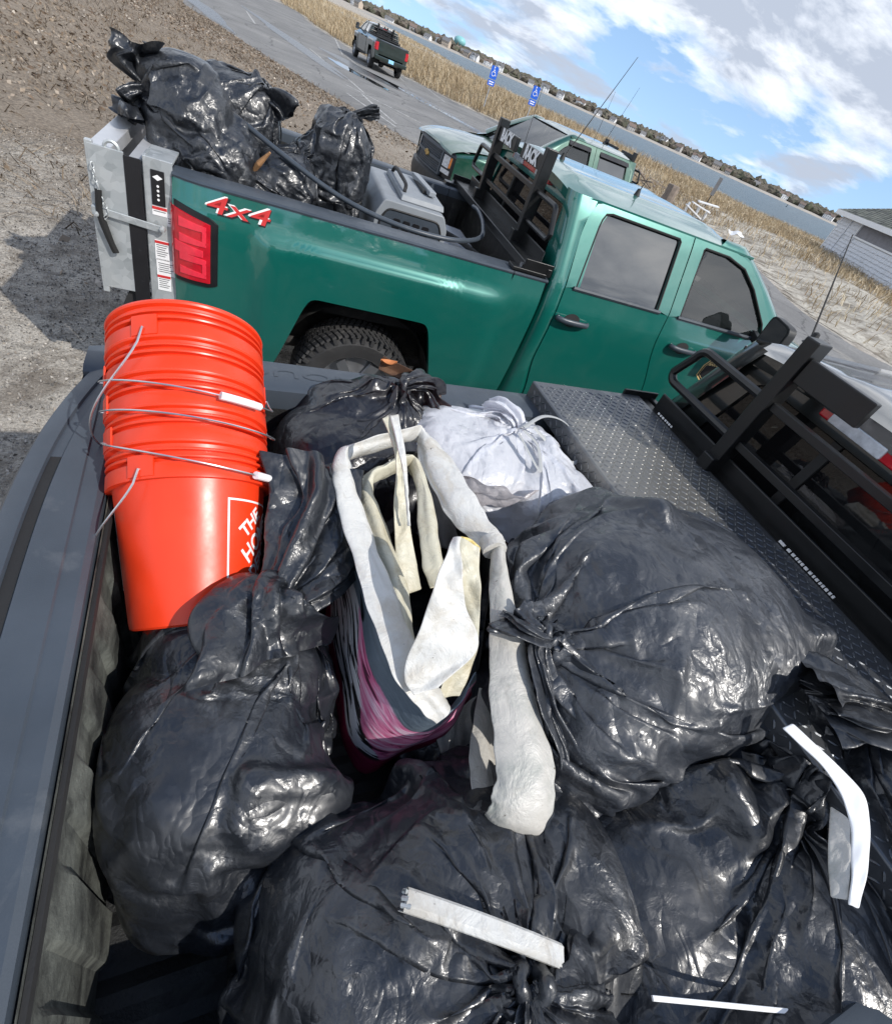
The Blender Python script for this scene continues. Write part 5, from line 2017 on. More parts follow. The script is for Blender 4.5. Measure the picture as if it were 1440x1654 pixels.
def add_film(name, P, mat, parent, wrap=True, sub=1):
    o = np_mesh(name, P.reshape(-1, 3), sheet_faces(P.shape[0], P.shape[1], wrap), mat, parent)
    if sub:
        md = o.modifiers.new('smooth', 'SUBSURF'); md.levels = sub; md.render_levels = sub
    return o


def bag(label, mat, lumps, knot, bottom, tails=(), knot_r=.02, group=None, name='trash_bag', post=None, **kw):
    T = thing(name, label, 'trash bag', tuple(bottom), 0, group)
    P = sim_bag(lumps, knot, bottom, **kw)
    if post is not None: P = post(P)
    o = np.array(bottom, float)
    add_film('sack', P-o, MT[mat], T, True, 0)
    ax = np.array(knot, float)-P[-8].mean(0)
    if knot_r: knot_geo(np.array(knot)-o, ax, knot_r, 3).build('knot', MT[mat], T, smooth='all')
    for t in tails:
        g = tail_geo([np.array(q)-o for q in t[0]], t[1], t[2], t[3], *t[4:])
        add_film('tail', g, MT[mat], T)
    return T


GA, GB_ = 'trash bags in the near bed', 'trash bags in the green pickup'
fc = floor_clamp()

# big greyed bag, right of the middle
bag('big greyed black trash bag tied on its left side, resting against the tool box', 'bag_black_soft',
    [((1.27, .78, 1.29), (.38, .36, .31), 2.6, .3), ((1.10, .66, 1.25), (.30, .24, .24), 3, .2), ((1.41, .76, 1.42), (.25, .29, .18), 2.4)],
    (.845, .70, 1.475), (1.62, .74, 1.30), [([(.845, .70, 1.475), (.82, .66, 1.46), (.83, .60, 1.40), (.86, .55, 1.33)], .014, .055, 4), ([(.845, .70, 1.475), (.81, .71, 1.49), (.79, .76, 1.47)], .013, .05, 7)], .021, GA,
    nl=20, lump=(.15, .42), seed=4, ex=0.20, nT=60, nV=38, clamp=floor_clamp(.6, 1.74, .33, 1.25, 1.06), shell=.035)

# bottom of the picture, knot towards us
bag('black trash bag with a twisted knot and white gutter piece across its top', 'bag_black',
    [((.56, .285, 1.10), (.31, .25, .25), 2.8, .2), ((.45, .36, 1.10), (.19, .18, .20), 3), ((.76, .30, 1.10), (.22, .22, .22), 3, .4)],
    (.615, .215, 1.375), (.50, .42, .96), [([(.615, .215, 1.375), (.63, .19, 1.385), (.67, .17, 1.38), (.72, .155, 1.36)], .012, .05, 14), ([(.615, .215, 1.375), (.60, .18, 1.375), (.585, .14, 1.35), (.58, .10, 1.30)], .012, .05, 17)], .022, GA,
    nl=20, lump=(.15, .42), seed=8, ex=0.24, nT=62, nV=38, clamp=floor_clamp(.1, 1.3, -.02, 1.2), shell=.04)

# left, in front of the buckets
bag('black trash bag by the tailgate with its loose neck flopped over the bucket', 'bag_black',
    [((.21, .69, 1.13), (.19, .20, .18), 3, .1), ((.25, .88, 1.14), (.18, .20, .18), 3, .2), ((.19, .58, 1.08), (.15, .13, .12), 2.5)],
    (.335, .93, 1.375), (.13, .50, .97), [([(.34, .93, 1.37), (.39, 1.01, 1.40), (.425, 1.10, 1.43), (.44, 1.22, 1.465)], .045, .045, 24, .55, 64, 34, 5, .8), ([(.35, .92, 1.37), (.42, .98, 1.38), (.465, 1.08, 1.37), (.48, 1.20, 1.39)], .04, .045, 27, .5, 64, 34, 5, .8), ([(.34, .94, 1.37), (.31, .92, 1.40), (.295, .87, 1.375), (.30, .81, 1.32)], .03, .07, 21, .5, 64, 26, 4, .9)], 0, GA,
    nl=20, lump=(.15, .42), seed=21, ex=0.24, nT=54, nV=35, clamp=floor_clamp(.02, .5, .3, 1.3), shell=.04, neck=.045)

# far left corner, behind the float; something red shows through
bag('thin black trash bag in the far corner with red showing through', 'bag_thin',
    [((.60, 1.48, 1.23), (.24, .20, .20), 2.8), ((.66, 1.60, 1.34), (.20, .12, .12), 3), ((.48, 1.42, 1.16), (.16, .18, .18), 2.5)],
    (.735, 1.60, 1.485), (.45, 1.38, 1.0), [([(.735, 1.60, 1.485), (.78, 1.62, 1.50), (.83, 1.65, 1.48), (.86, 1.66, 1.43)], .02, .065, 34)], .022, GA,
    nl=18, lump=(.15, .42), seed=33, ex=0.22, nT=52, nV=33, clamp=floor_clamp(.2, 1.2, 1.0, 1.78), shell=.04)

# white drawstring bag
wb_ = bag('white drawstring trash bag in the far corner beside the tool box', 'bag_white',
    [((1.07, 1.46, 1.26), (.28, .23, .19), 3), ((1.20, 1.40, 1.26), (.15, .24, .19), 3), ((.91, 1.50, 1.29), (.16, .18, .16), 2.6)],
    (1.14, 1.485, 1.455), (1.08, 1.25, 1.0), [([(1.14, 1.485, 1.45), (1.13, 1.51, 1.475), (1.11, 1.55, 1.47), (1.09, 1.58, 1.44)], .03, .028, 44, .6, 72, 24, 8)], 0, GA,
    nl=18, lump=(.15, .42), seed=47, ex=0.21, nT=52, nV=33, clamp=floor_clamp(.7, 1.345, .95, 1.70), shell=.035)
MT['drawstring'] = M_simple('grey_drawstring', (.36, .37, .37), .5, var=.1)
o_ = np.array((1.08, 1.25, 1.0))
for pts in ([(846, 695, 1.49), (868, 720, 1.47), (872, 760, 1.45), (856, 735, 1.47), (838, 700, 1.49)], [(845, 690, 1.49), (880, 672, 1.50), (915, 685, 1.47), (938, 728, 1.42), (925, 748, 1.42), (895, 725, 1.45), (862, 690, 1.49)]):
    MB().tube(crom([Pz(*p)-o_ for p in pts], 40), .007, 6, ry=.002).build('drawstring', MT['drawstring'], wb_, smooth=True)
# a thin clear skirt of the same bag, hanging over the float
rg = np.random.default_rng(3)
top = crom([Pz(690, 715, 1.42), Pz(760, 770, 1.44), Pz(840, 800, 1.42), Pz(880, 790, 1.40)], 44)
bot = crom([Pz(700, 760, 1.36), Pz(745, 800, 1.36), Pz(800, 820, 1.33), Pz(862, 800, 1.36)], 44)
P = np.array([[top[j]*(1-t)+bot[j]*t+np.array([0, 0, .012*math.sin(11*t+j*.35)+.008*math.sin(j*.9+5*t)]) for j in range(44)] for t in np.linspace(0, 1, 18)])
P += rg.normal(size=P.shape)*.0012
add_film('loose_skirt', P-o_, MT['bag_clear'], wb_, False)

# lower right, neck gathered towards the tool box
bag('black trash bag in the lower right with its torn neck pointing at the tool box', 'bag_black',
    [((1.06, .22, 1.10), (.25, .24, .23), 2.8, .3), ((1.20, .30, 1.20), (.16, .17, .16), 3), ((1.02, .05, 1.10), (.24, .16, .20), 3), ((1.26, .08, 1.22), (.16, .18, .2), 3), ((1.12, -.06, 1.22), (.26, .14, .18), 3)],
    (1.365, .325, 1.455), (.98, .10, .97), [([(1.365, .325, 1.455), (1.39, .315, 1.455), (1.405, .29, 1.43), (1.40, .265, 1.39)], .018, .045, 54, .6)], 0, GA,
    nl=24, lump=(.15, .42), seed=52, ex=0.25, nT=62, nV=38, clamp=floor_clamp(.7, 1.5, -.3, .62), shell=.05, neck=.03)
bag('black trash bag at the right edge, draped over the tool box', 'bag_black',
    [((1.62, .04, 1.52), (.22, .24, .11), 2.5), ((1.48, -.12, 1.42), (.20, .20, .18), 3), ((1.585, .20, 1.50), (.13, .16, .08), 3)],
    (1.60, .36, 1.545), (1.55, -.30, 1.35), [([(1.60, .36, 1.545), (1.54, .39, 1.56), (1.47, .42, 1.555), (1.41, .45, 1.53)], .05, .06, 64, .3)], 0, GA,
    nl=14, lump=(.15, .42), seed=61, ex=0.23, nT=48, nV=30, clamp=floor_clamp(1.1, 2.0, -.35, .9, 1.0), shell=.04, neck=.05)
# filling between and below
bag('black trash bag lying low between the float and the right hand bags', 'bag_black',
    [((.92, .55, 1.02), (.22, .26, .12), 2.8), ((.80, .80, 1.02), (.2, .2, .11), 3)], (.98, .36, 1.17), (.80, .90, .96), (), .02, GA,
    nl=12, lump=(.15, .42), seed=72, ex=0.21, nT=42, nV=26, clamp=fc)

# ---- the green pickup's bags
cB, sB = math.cos(RB), math.sin(RB)


def toW(x, y, z): return np.array([TBo[0]+cB*x-sB*y, TBo[1]+sB*x+cB*y, z+TBo[2]])


def PB(u, v, yl):
    """world point seen at a pixel on the plane y = yl of the green pickup"""
    d = ray(u, v)
    nrm = np.array([-sB, cB, 0])
    t = (nrm @ (toW(0, yl, 0)-CAM))/(nrm @ d)
    return CAM+d*t


bcl = floor_clamp(-.6, 9, 3.3, 9, .95)


def B_lump(u, v, y, r, n=2.6): return (tuple(PB(u, v, y)), r, n, RB)


def topfit(q): return tuple(q)


bag('tall black trash bag leaning over the lift gate with its neck flared open', 'bag_black',
    [B_lump(315, 215, -.36, (.20, .22, .27), 3), B_lump(350, 265, -.40, (.21, .22, .22), 3), B_lump(300, 140, -.33, (.16, .16, .14), 3)],
    tuple(PB(258, 152, -.34)), tuple(PB(372, 320, -.40)), [([tuple(PB(258, 152, -.34)), tuple(PB(238, 130, -.33)), tuple(PB(225, 100, -.30)), tuple(PB(222, 72, -.28))], .03, .135, 81, .7, 72, 30, 4), ([tuple(PB(258, 152, -.34)), tuple(PB(232, 150, -.36)), tuple(PB(212, 165, -.38)), tuple(PB(208, 190, -.40))], .03, .10, 84, .7, 72, 30, 4)], .03, GB_,
    nl=14, lump=(.15, .42), seed=84, ex=0.23, nT=50, nV=32, clamp=bcl, shell=.04)
bag('crumpled black trash bag behind the tall one, knotted on its right', 'bag_black',
    [B_lump(385, 200, .02, (.22, .22, .25), 3), B_lump(350, 165, .05, (.18, .18, .16), 3)],
    tuple(PB(412, 168, .0)), tuple(PB(390, 270, .0)), [([tuple(PB(412, 168, .0)), tuple(PB(428, 165, -.02)), tuple(PB(445, 172, -.04)), tuple(PB(455, 190, -.05))], .03, .11, 91, .75, 72, 30, 4)], .03, GB_,
    nl=14, lump=(.15, .42), seed=93, ex=0.24, nT=44, nV=29, clamp=bcl, shell=.04)
bag('black trash bag beside the grey case, its twisted neck pointing right', 'bag_black',
    [B_lump(545, 262, -.15, (.17, .19, .26), 3), B_lump(510, 280, -.15, (.16, .18, .18), 3)],
    tuple(PB(562, 192, -.12)), tuple(PB(540, 330, -.15)), [([tuple(PB(562, 192, -.12)), tuple(PB(578, 186, -.12)), tuple(PB(595, 182, -.12)), tuple(PB(611, 181, -.12))], .028, .022, 101, .6, 64, 26, 5)], .022, GB_,
    nl=14, lump=(.15, .42), seed=103, ex=0.24, nT=44, nV=29, clamp=bcl, shell=.04)
bag('low pleated black trash bag between the tall bag and the grey case', 'bag_black',
    [B_lump(462, 285, -.35, (.16, .17, .13), 3), B_lump(435, 300, -.42, (.14, .14, .12), 3)],
    tuple(PB(482, 258, -.30)), tuple(PB(455, 325, -.40)), [([tuple(PB(482, 258, -.30)), tuple(PB(492, 250, -.28)), tuple(PB(498, 246, -.26))], .03, .05, 111)], 0, GB_,
    nl=10, lump=(.15, .42), seed=113, ex=0.25, nT=40, nV=25, clamp=bcl, shell=.04)

# white bag on the back seat of the near pickup, seen through its rear window
bag('pale plastic bag on the back seat behind the rear window of the near pickup', 'bag_white',
    [((2.42, .88, 1.50), (.16, .30, .16), 2.6), ((2.42, .60, 1.46), (.16, .22, .16), 2.6)], (2.40, .95, 1.70), (2.45, .75, 1.30), (), .015, None, 'plastic_bag',
    nl=5, seed=121, ex=0.21, nT=36, nV=22)

# ------------------------------------------------------------------ nested orange buckets
MT['orange'] = M_simple('orange_plastic', (.78, .045, .010), .36, var=.12, vscale=5, bmp=.05, bscale=12, bdist=.01, dirt=(.50, .09, .045), dscale=11, dlim=(.60, .80))
MT['wire'] = M_simple('bucket_wire', (.62, .63, .65), .3, metal=.9, var=.1)
MT['grip'] = M_simple('white_grip', (.82, .80, .80), .45, var=.04)
bA = Vector((-.030, .835, .55)).normalized()
bX = Vector((1, 0, 0)); bX = (bX-bA*bX.dot(bA)).normalized()
bY = bA.cross(bX)
b0 = Vector((.170, .965, 1.225))
PROF = [(0, .004), (.106, .004), (.112, .0), (.118, .004), (.1205, .02), (.1455, .288), (.1465, .292), (.158, .292), (.1585, .296), (.1575, .322), (.1565, .324), (.1465, .3245), (.1465, .333), (.1570, .3335), (.1580, .3365), (.1570, .339), (.1475, .3395), (.1475, .348), (.1568, .3485), (.1578, .351), (.1568, .3535), (.1480, .354), (.1500, .363), (.1575, .366), (.1590, .370), (.157, .375), (.152, .374), (.149, .366), (.118, .02), (0, .012)]
LBL = ['bottom bucket of the stack, its white lettering showing', 'orange bucket second from the bottom of the stack', 'orange bucket in the middle of the stack', 'orange bucket second from the top of the stack', 'topmost orange bucket of the stack by the tailgate']
EARS = [-122, -158, -165, -172, -118]
STEP = .0745
for k in range(5):
    T = thing('bucket', LBL[k], 'bucket', b0+bA*(STEP*k), 0, 'nested orange buckets')
    T.rotation_euler = Matrix((bX, bY, bA)).transposed().to_euler()
    T.scale = (1.05, 1.05, 1.0)
    MB().lathe(PROF, seg=96).build('body', MT['orange'], T, smooth=True, angle=28)
    a0 = math.radians(EARS[k])
    P_ = lambda r, a, h: (r*math.cos(a), r*math.sin(a), h)
    for a in (a0, a0+math.pi):
        m = MB()
        rows = []
        for t in np.linspace(-.16, .16, 8):
            rows.append([P_(r, a+t, h) for (r, h) in ((.157, .296), (.1605, .297), (.1605, .340), (.157, .341))])
        m.grid(rows)
        m.grid([[P_(.1575, a+s*.16, h), P_(.1605, a+s*.16, h)] for s in (-1,) for h in (.296, .34)]).grid([[P_(.1575, a+s*.16, h), P_(.1605, a+s*.16, h)] for s in (1,) for h in (.296, .34)])
        m.build('ear', MT['orange'], T, smooth=True)
    drop = [.165, .085, .06, .075, .19][k]
    side = -1 if k in (0, 4) else 1
    pts = []
    for t in np.linspace(0, 1, 60):
        a = a0+side*math.pi*t
        # flattened bail: straight shoulders, shallow middle
        e = min(1, math.sin(math.pi*t**(1.5 if side > 0 else 1))**.6)
        pts.append(P_(.1635+.010*e+(.012*math.sin(math.pi*t) if side < 0 else .004), a, .312-drop*e))
    pts = [P_(.158, a0, .312)]+pts+[P_(.158, a0+math.pi, .312)]
    hd = MB().tube(pts, .0021, 6).build('handle', MT['wire'], T, smooth=True)
    if side > 0 and k in (1, 3):
        tc_ = .70 if k == 1 else .66
        gp = [pts[int(i)] for i in np.linspace(60*tc_-5, 60*tc_+5, 6)]
        MB().tube(gp, .0085, 10).build('grip', MT['grip'], hd, smooth=True)
    if k == 0:
        def on(s, h, off=.0007):
            a = math.radians(-63)+s/.140
            r = np.interp(h, [.02, .288], [.1205, .1455])+off
            return P_(r, a, h)

        def logo(s0, mir=False):
            m = MB()
            W_ = .170
            h0 = .085
            lw = .0042
            for (x0_, y0_, x1_, y1_) in ((0, 0, W_, lw), (0, W_-lw, W_, W_), (0, 0, lw, W_), (W_-lw, 0, W_, W_)):
                m.grid([[on(s0+x, h0+y) for y in np.linspace(y0_, y1_, 8)] for x in np.linspace(x0_, x1_, 12)])
            for s_, sz, cx_, cy_, sq in (('THE', .040, .062, .122, 1.0), ('HOME', .052, .092, .090, .9), ('DEPOT', .046, .116, .052, .9)):
                V, F = text_geo(s_, sz, 0, .0012)
                m2 = bmesh.new()
                vs = [m2.verts.new(v) for v in V]
                for f in F:
                    try: m2.faces.new([vs[i] for i in f])
                    except ValueError: pass
                bmesh.ops.triangulate(m2, faces=m2.faces[:])
                m2.verts.index_update()
                cs, sn = math.cos(.80), math.sin(.80)
                m.add([on(s0+cx_+(v.co.x*cs*sq-v.co.y*sn), h0+cy_+(v.co.x*sn*sq+v.co.y*cs), .0010) for v in m2.verts], [[v.index for v in f.verts] for f in m2.faces])
                m2.free()
            m.build('lettering', MT['decal_white'], T, fix=False)
        logo(0.0)
        logo(-.425)

# ------------------------------------------------------------------ deflated float of white vinyl


def M_vinyl(name, col, stain=(.30, .23, .13)):
    m, n, l, b = new_mat(name)
    f = noise(n, l, 9, 8, .7, .5)
    c = mix(n, l, ramp(n, l, f, [(.47, 0.), (.80, .75)]), col, stain)
    sp = noise(n, l, 70, 4, .6)
    c = mix(n, l, ramp(n, l, sp, [(.70, 0.), (.74, .9)]), c, (.09, .075, .055))
    st = noise(n, l, 16, 6, .7, 1.2, sc=(1, .25, 1))
    c = mix(n, l, ramp(n, l, st, [(.58, 0.), (.72, .5)]), c, (.27, .24, .20))
    l.new(c, b.inputs['Base Color'])
    b.inputs['Roughness'].default_value = .45
    wr = noise(n, l, 14, 5, .6, .6)
    w2 = noise(n, l, 45, 5, .65, 1.0)
    l.new(bump(n, l, w2, .25, .004, bump(n, l, wr, .55, .016)), b.inputs['Normal'])
    return m


MT['vinyl'] = M_vinyl('white_vinyl', (.56, .56, .54))
MT['vinyl_cream'] = M_vinyl('cream_vinyl', (.52, .50, .40), (.34, .27, .14))
MT['vinyl_grey'] = M_vinyl('grimy_vinyl', (.47, .455, .42), (.15, .19, .17))


def M_print():
    """slate band above, pink with black and white brush stripes below"""
    m, n, l, b = new_mat('printed_vinyl')
    uv = n.new('ShaderNodeUVMap')
    s = n.new('ShaderNodeSeparateXYZ'); l.new(uv.outputs[0], s.inputs[0])
    wob = noise(n, l, 12, 4, .6)
    mp = n.new('ShaderNodeMapping'); mp.inputs['Scale'].default_value = (5, 15, 1); mp.inputs['Rotation'].default_value = (0, 0, .18); l.new(uv.outputs[0], mp.inputs[0])
    w = n.new('ShaderNodeTexNoise'); w.inputs['Scale'].default_value = 1.4; w.inputs['Detail'].default_value = 5; w.inputs['Distortion'].default_value = .8; l.new(mp.outputs[0], w.inputs['Vector'])
    stripes = ramp(n, l, w.outputs[0], [(.47, (.012, .012, .015)), (.50, (.72, .73, .76))])
    pinkst = ramp(n, l, w.outputs[0], [(.33, (.10, .02, .05)), (.38, (.62, .12, .27)), (.52, (.70, .28, .44)), (.62, (.78, .56, .68))])
    k2 = n.new('ShaderNodeMath'); k2.operation = 'MULTIPLY_ADD'; l.new(wob, k2.inputs[0]); k2.inputs[1].default_value = .12; l.new(s.outputs[0], k2.inputs[2])
    k4 = n.new('ShaderNodeMath'); k4.operation = 'MULTIPLY_ADD'; l.new(k2.outputs[0], k4.inputs[0]); k4.inputs[1].default_value = -1.4; l.new(s.outputs[1], k4.inputs[2])
    k5 = n.new('ShaderNodeMath'); k5.operation = 'ADD'; l.new(k4.outputs[0], k5.inputs[0]); k5.inputs[1].default_value = .60
    k4 = k5
    body = mix(n, l, ramp(n, l, k4.outputs[0], [(.40, 1.), (.415, 0.)]), stripes, pinkst)
    dark = ramp(n, l, s.outputs[1], [(.80, 0.), (.83, 1.)])
    body = mix(n, l, dark, body, (.26, .015, .06))
    k3 = n.new('ShaderNodeMath'); k3.operation = 'MULTIPLY_ADD'; l.new(wob, k3.inputs[0]); k3.inputs[1].default_value = .06; l.new(s.outputs[1], k3.inputs[2])
    band = ramp(n, l, k3.outputs[0], [(.29, 0.), (.305, 1.)])
    slate = ramp(n, l, noise(n, l, 7, 6, .6), [(.3, (.085, .115, .15)), (.7, (.16, .20, .24))])
    c = mix(n, l, band, slate, body)
    l.new(c, b.inputs['Base Color'])
    b.inputs['Roughness'].default_value = .5
    l.new(bump(n, l, w.outputs[0], .35, .01), b.inputs['Normal'])
    return m


MT['print'] = M_print()
FO = Pz(640, 960, 1.0)
fl = thing('pool_float', 'deflated white vinyl float with pink and zebra striped side, folded upright', 'pool float', tuple(FO))


def px(lst): return [Pz(*p)-FO for p in lst]


def flat_tube(name, pts, rx, ry, mat, n=80, seg=28, roll=None, crease=.12, seed=0):
    """flattened hollow sleeve; rx along the horizontal normal, ry along the vertical one"""
    C = crom(pts, n)
    RX = np.interp(np.linspace(0, 1, n), np.linspace(0, 1, len(rx)), rx)
    RY = np.interp(np.linspace(0, 1, n), np.linspace(0, 1, len(ry)), ry)
    RO = np.interp(np.linspace(0, 1, n), np.linspace(0, 1, len(roll)), roll) if roll else np.zeros(n)
    rg = np.random.default_rng(seed)
    k = rg.uniform(0, 6.3, 8)
    P = np.zeros((n, seg, 3))
    th = np.linspace(0, 2*np.pi, seg, endpoint=False)
    xp = None
    for i in range(n):
        d = C[min(i+1, n-1)]-C[max(i-1, 0)]; d /= np.linalg.norm(d)
        x = np.cross(d, [0, 0, 1.]) if xp is None else xp-d*(xp @ d)
        x /= np.linalg.norm(x)+1e-9
        xp = x
        z = np.cross(x, d)
        c, s = math.cos(RO[i]), math.sin(RO[i])
        x, z = c*x+s*z, -s*x+c*z
        w = 1+crease*(np.sin(3*th+k[0]+i*.07)+.5*np.sin(5*th+k[1]-i*.10)+.9*np.sin(i*.23+k[2]+th)+.6*np.sin(i*.55+k[3]-2*th)+.35*np.sin(i*1.2+k[4]))
        P[i] = C[i]+(RX[i]*w*np.sign(np.cos(th))*np.abs(np.cos(th))**(1.0 if RX[i] > RY[i] else 1.6))[:, None]*x+(RY[i]*w*np.sign(np.sin(th))*np.abs(np.sin(th))**(1.6 if RX[i] > RY[i] else 1.0))[:, None]*z
    o = np_mesh(name, P.reshape(-1, 3), sheet_faces(n, seg), mat, fl)
    md = o.modifiers.new('s', 'SUBSURF'); md.levels = md.render_levels = 1
    return o


def band(name, A, B, mat, n=70, w=14, thick=.0025, seed=0, amp=.004, uv=False, par=None):
    """a strip of vinyl between two edge curves, with real thickness"""
    a, b = crom(A, n), crom(B, n)
    rg = np.random.default_rng(seed)
    k = rg.uniform(0, 6.3, 6)
    t = np.linspace(0, 1, w)
    P = a[:, None]*(1-t)[None, :, None]+b[:, None]*t[None, :, None]
    du = np.gradient(P, axis=0); dv = np.gradient(P, axis=1)
    N = np.cross(du, dv); N /= np.linalg.norm(N, axis=2)[..., None]+1e-9
    s = np.linspace(0, 1, n)[:, None]
    P = P+N*(amp*(np.sin(9*s+4*t+k[0])+.8*np.sin(19*s-5*t+k[1])+.6*np.sin(31*s+7*t+k[2])))[..., None]
    o = np_mesh(name, P.reshape(-1, 3), sheet_faces(n, w, False), mat, par or fl)
    if uv:
        me = o.data
        ul = me.uv_layers.new(name='UVMap')
        li = np.empty(len(me.loops), np.int32); me.loops.foreach_get('vertex_index', li)
        co = np.c_[(li//w)/(n-1.), (li % w)/(w-1.)]
        ul.data.foreach_set('uv', co.astype(np.float32).ravel())
    so = o.modifiers.new('t', 'SOLIDIFY'); so.thickness = thick; so.offset = 0
    md = o.modifiers.new('s', 'SUBSURF'); md.levels = md.render_levels = 1
    return o


outer = [(712, 1150, 1.36), (690, 1122, 1.39), (662, 1075, 1.42), (628, 1000, 1.44), (596, 915, 1.45), (570, 830, 1.46), (556, 778, 1.47), (549, 742, 1.47), (572, 728, 1.47), (630, 712, 1.48), (672, 702, 1.48), (688, 712, 1.48), (704, 752, 1.47), (735, 805, 1.47), (768, 848, 1.465), (800, 885, 1.465)]
flat_tube('outer_tube', px(outer), [.028, .034, .037, .037, .037, .034, .026, .015, .014, .012, .020, .040, .047, .042, .028], [.018, .016, .015, .015, .015, .016, .024, .040, .041, .036, .028, .018, .016, .016, .018], MT['vinyl'], 120, seed=1)
inner = [(655, 1060, 1.37), (645, 1000, 1.39), (630, 925, 1.41), (608, 850, 1.42), (590, 800, 1.43), (596, 772, 1.44), (622, 760, 1.44), (650, 748, 1.45), (668, 752, 1.45), (682, 790, 1.44), (690, 850, 1.43), (700, 905, 1.41), (712, 945, 1.39)]
flat_tube('inner_tube', px(inner), [.020, .026, .028, .027, .016, .011, .011, .013, .022, .026, .026], [.022, .020, .018, .018, .026, .034, .034, .028, .018, .016, .016], MT['vinyl_cream'], 100, seed=2)
TT = px([(548, 760, 1.44), (558, 830, 1.43), (588, 930, 1.42), (622, 1020, 1.41), (655, 1090, 1.385), (690, 1140, 1.35), (716, 1158, 1.34), (748, 1130, 1.35), (770, 1085, 1.37)])
BB = px([(528, 850, 1.16), (530, 930, 1.12), (534, 1030, 1.08), (540, 1130, 1.05), (556, 1215, 1.02), (590, 1250, 1.02), (650, 1222, 1.07), (715, 1180, 1.14), (760, 1120, 1.20)])
band('printed_side', TT, BB, MT['print'], 90, 26, .004, 5, .005, True)
# dark sheet added to stand for the shade in the hollow between the tubes
band('inner_shade', px([(585, 1000, 1.36), (568, 800, 1.40), (680, 730, 1.42), (790, 900, 1.40), (770, 1080, 1.32)]), px([(600, 1050, 1.02), (600, 900, 1.02), (690, 850, 1.05), (780, 960, 1.05), (760, 1100, 1.05)]), MT['rubber'], 50, 8, .003, 6)
# upright folded slat
band('slat', px([(618, 674, 1.63), (638, 740, 1.58), (636, 830, 1.47), (643, 965, 1.36)]), px([(630, 672, 1.63), (648, 740, 1.58), (658, 830, 1.47), (682, 952, 1.36)]), MT['vinyl_cream'], 50, 8, .004, 7, .002)
band('slat', px([(629, 671, 1.635), (646, 740, 1.60), (655, 800, 1.53), (658, 850, 1.47)]), px([(643, 669, 1.635), (655, 740, 1.60), (659, 800, 1.53), (662, 850, 1.47)]), MT['vinyl'], 40, 8, .006, 8, .001)
# wide strap folded over
band('strap', px([(668, 1124, 1.43), (652, 1088, 1.45), (682, 1000, 1.53), (712, 915, 1.60), (734, 866, 1.62)]), px([(705, 1112, 1.44), (772, 1046, 1.49), (755, 985, 1.545), (746, 930, 1.59), (743, 868, 1.618)]), MT['vinyl'], 60, 14, .003, 9, .003)
band('strap', px([(740, 866, 1.62), (741, 930, 1.58), (740, 985, 1.51), (730, 1050, 1.43), (704, 1130, 1.37)]), px([(775, 884, 1.61), (776, 945, 1.57), (774, 1005, 1.50), (768, 1065, 1.42), (742, 1125, 1.365)]), MT['vinyl_cream'], 60, 14, .003, 10, .003)
band('strap', px([(738, 868, 1.62), (746, 866, 1.622), (760, 870, 1.618), (776, 884, 1.61)]), px([(745, 940, 1.54), (750, 940, 1.54), (758, 942, 1.54), (766, 945, 1.54)]), M_vinyl('yellow_vinyl', (.62, .48, .17), (.45, .32, .08)), 30, 8, .003, 11, .001)
# long grimy sleeve hanging down on the right
sl = [(803, 880, 1.475), (806, 930, 1.47), (814, 1000, 1.455), (824, 1075, 1.43), (836, 1160, 1.41), (846, 1240, 1.39), (845, 1295, 1.37), (828, 1330, 1.335), (803, 1318, 1.29), (788, 1260, 1.26), (784, 1190, 1.25), (790, 1120, 1.25)]
flat_tube('sleeve', px(sl), [.014, .022, .034, .045, .054, .060, .061, .058, .052, .046, .040, .03], [.028, .024, .020, .018, .018, .018, .017, .014, .011, .010, .010, .010], MT['vinyl_grey'], 110, crease=.06, seed=4)
m = MB().tube([Pz(1110/3.6+500-5, 0, 1) if False else Pz(793+4*t, 872+12*t, 1.48)-FO for t in (0, .5, 1, 1.5)], .030, 12)
m.build('cuff', MT['vinyl'], fl, smooth=True)
# valve disc
c = Pz(549, 800, 1.42)-FO
M_ = Matrix.Rotation(math.radians(-80), 3, 'Y')
MB().lathe([(0, .008), (.014, .008), (.016, .004), (.030, .004), (.033, -.002), (.033, -.006)], c+np.array([-.035, 0, 0]), seg=24, M=M_).build('valve', MT['vinyl'], fl, smooth=True)
# broken flap lying underneath
band('flap', px([(700, 1180, 1.16), (745, 1140, 1.20), (800, 1110, 1.22)]), px([(720, 1250, 1.08), (760, 1230, 1.08), (800, 1200, 1.10)]), MT['vinyl_grey'], 24, 8, .003, 12)

# ------------------------------------------------------------------ loose pieces in the near bed
def piece(name, label, cat, group=None, loc=(0, 0, 0)): return thing(name, label, cat, tuple(loc), 0, group)


g0, g1 = Pz(652, 1452, 1.405), Pz(906, 1545, 1.385)
gt = piece('gutter_piece', 'white broken gutter piece lying across the knotted black bag', 'gutter', loc=(g0+g1)/2)
d, x_, z_ = None, None, None
dv = Vector(g1-g0); L_ = dv.length; dv.normalize()
xx = dv.cross(Vector((0, 0, 1))).normalized(); zz3 = xx.cross(dv)
prof = [(-.014, -.007), (-.0145, .003), (-.011, .006), (.007, .0075), (.012, .004), (.0145, .0), (.0145, -.007), (.0125, -.007), (.012, .000), (.006, .005), (-.0105, .004), (-.0125, -.007)]
rows = []
rg = random.Random(5)
for i, s in enumerate(np.linspace(-.5, .5, 22)):
    bow = .010*(1-4*s*s)
    rows.append([tuple(dv*(s*L_+(rg.uniform(-.004, .004) if i in (0, 21) else 0))+xx*a+zz3*(b+bow)) for a, b in prof])
MB().grid(rows, closed_v=True).build('channel', MT['vinyl'], gt, smooth=True, angle=25)
m = MB()
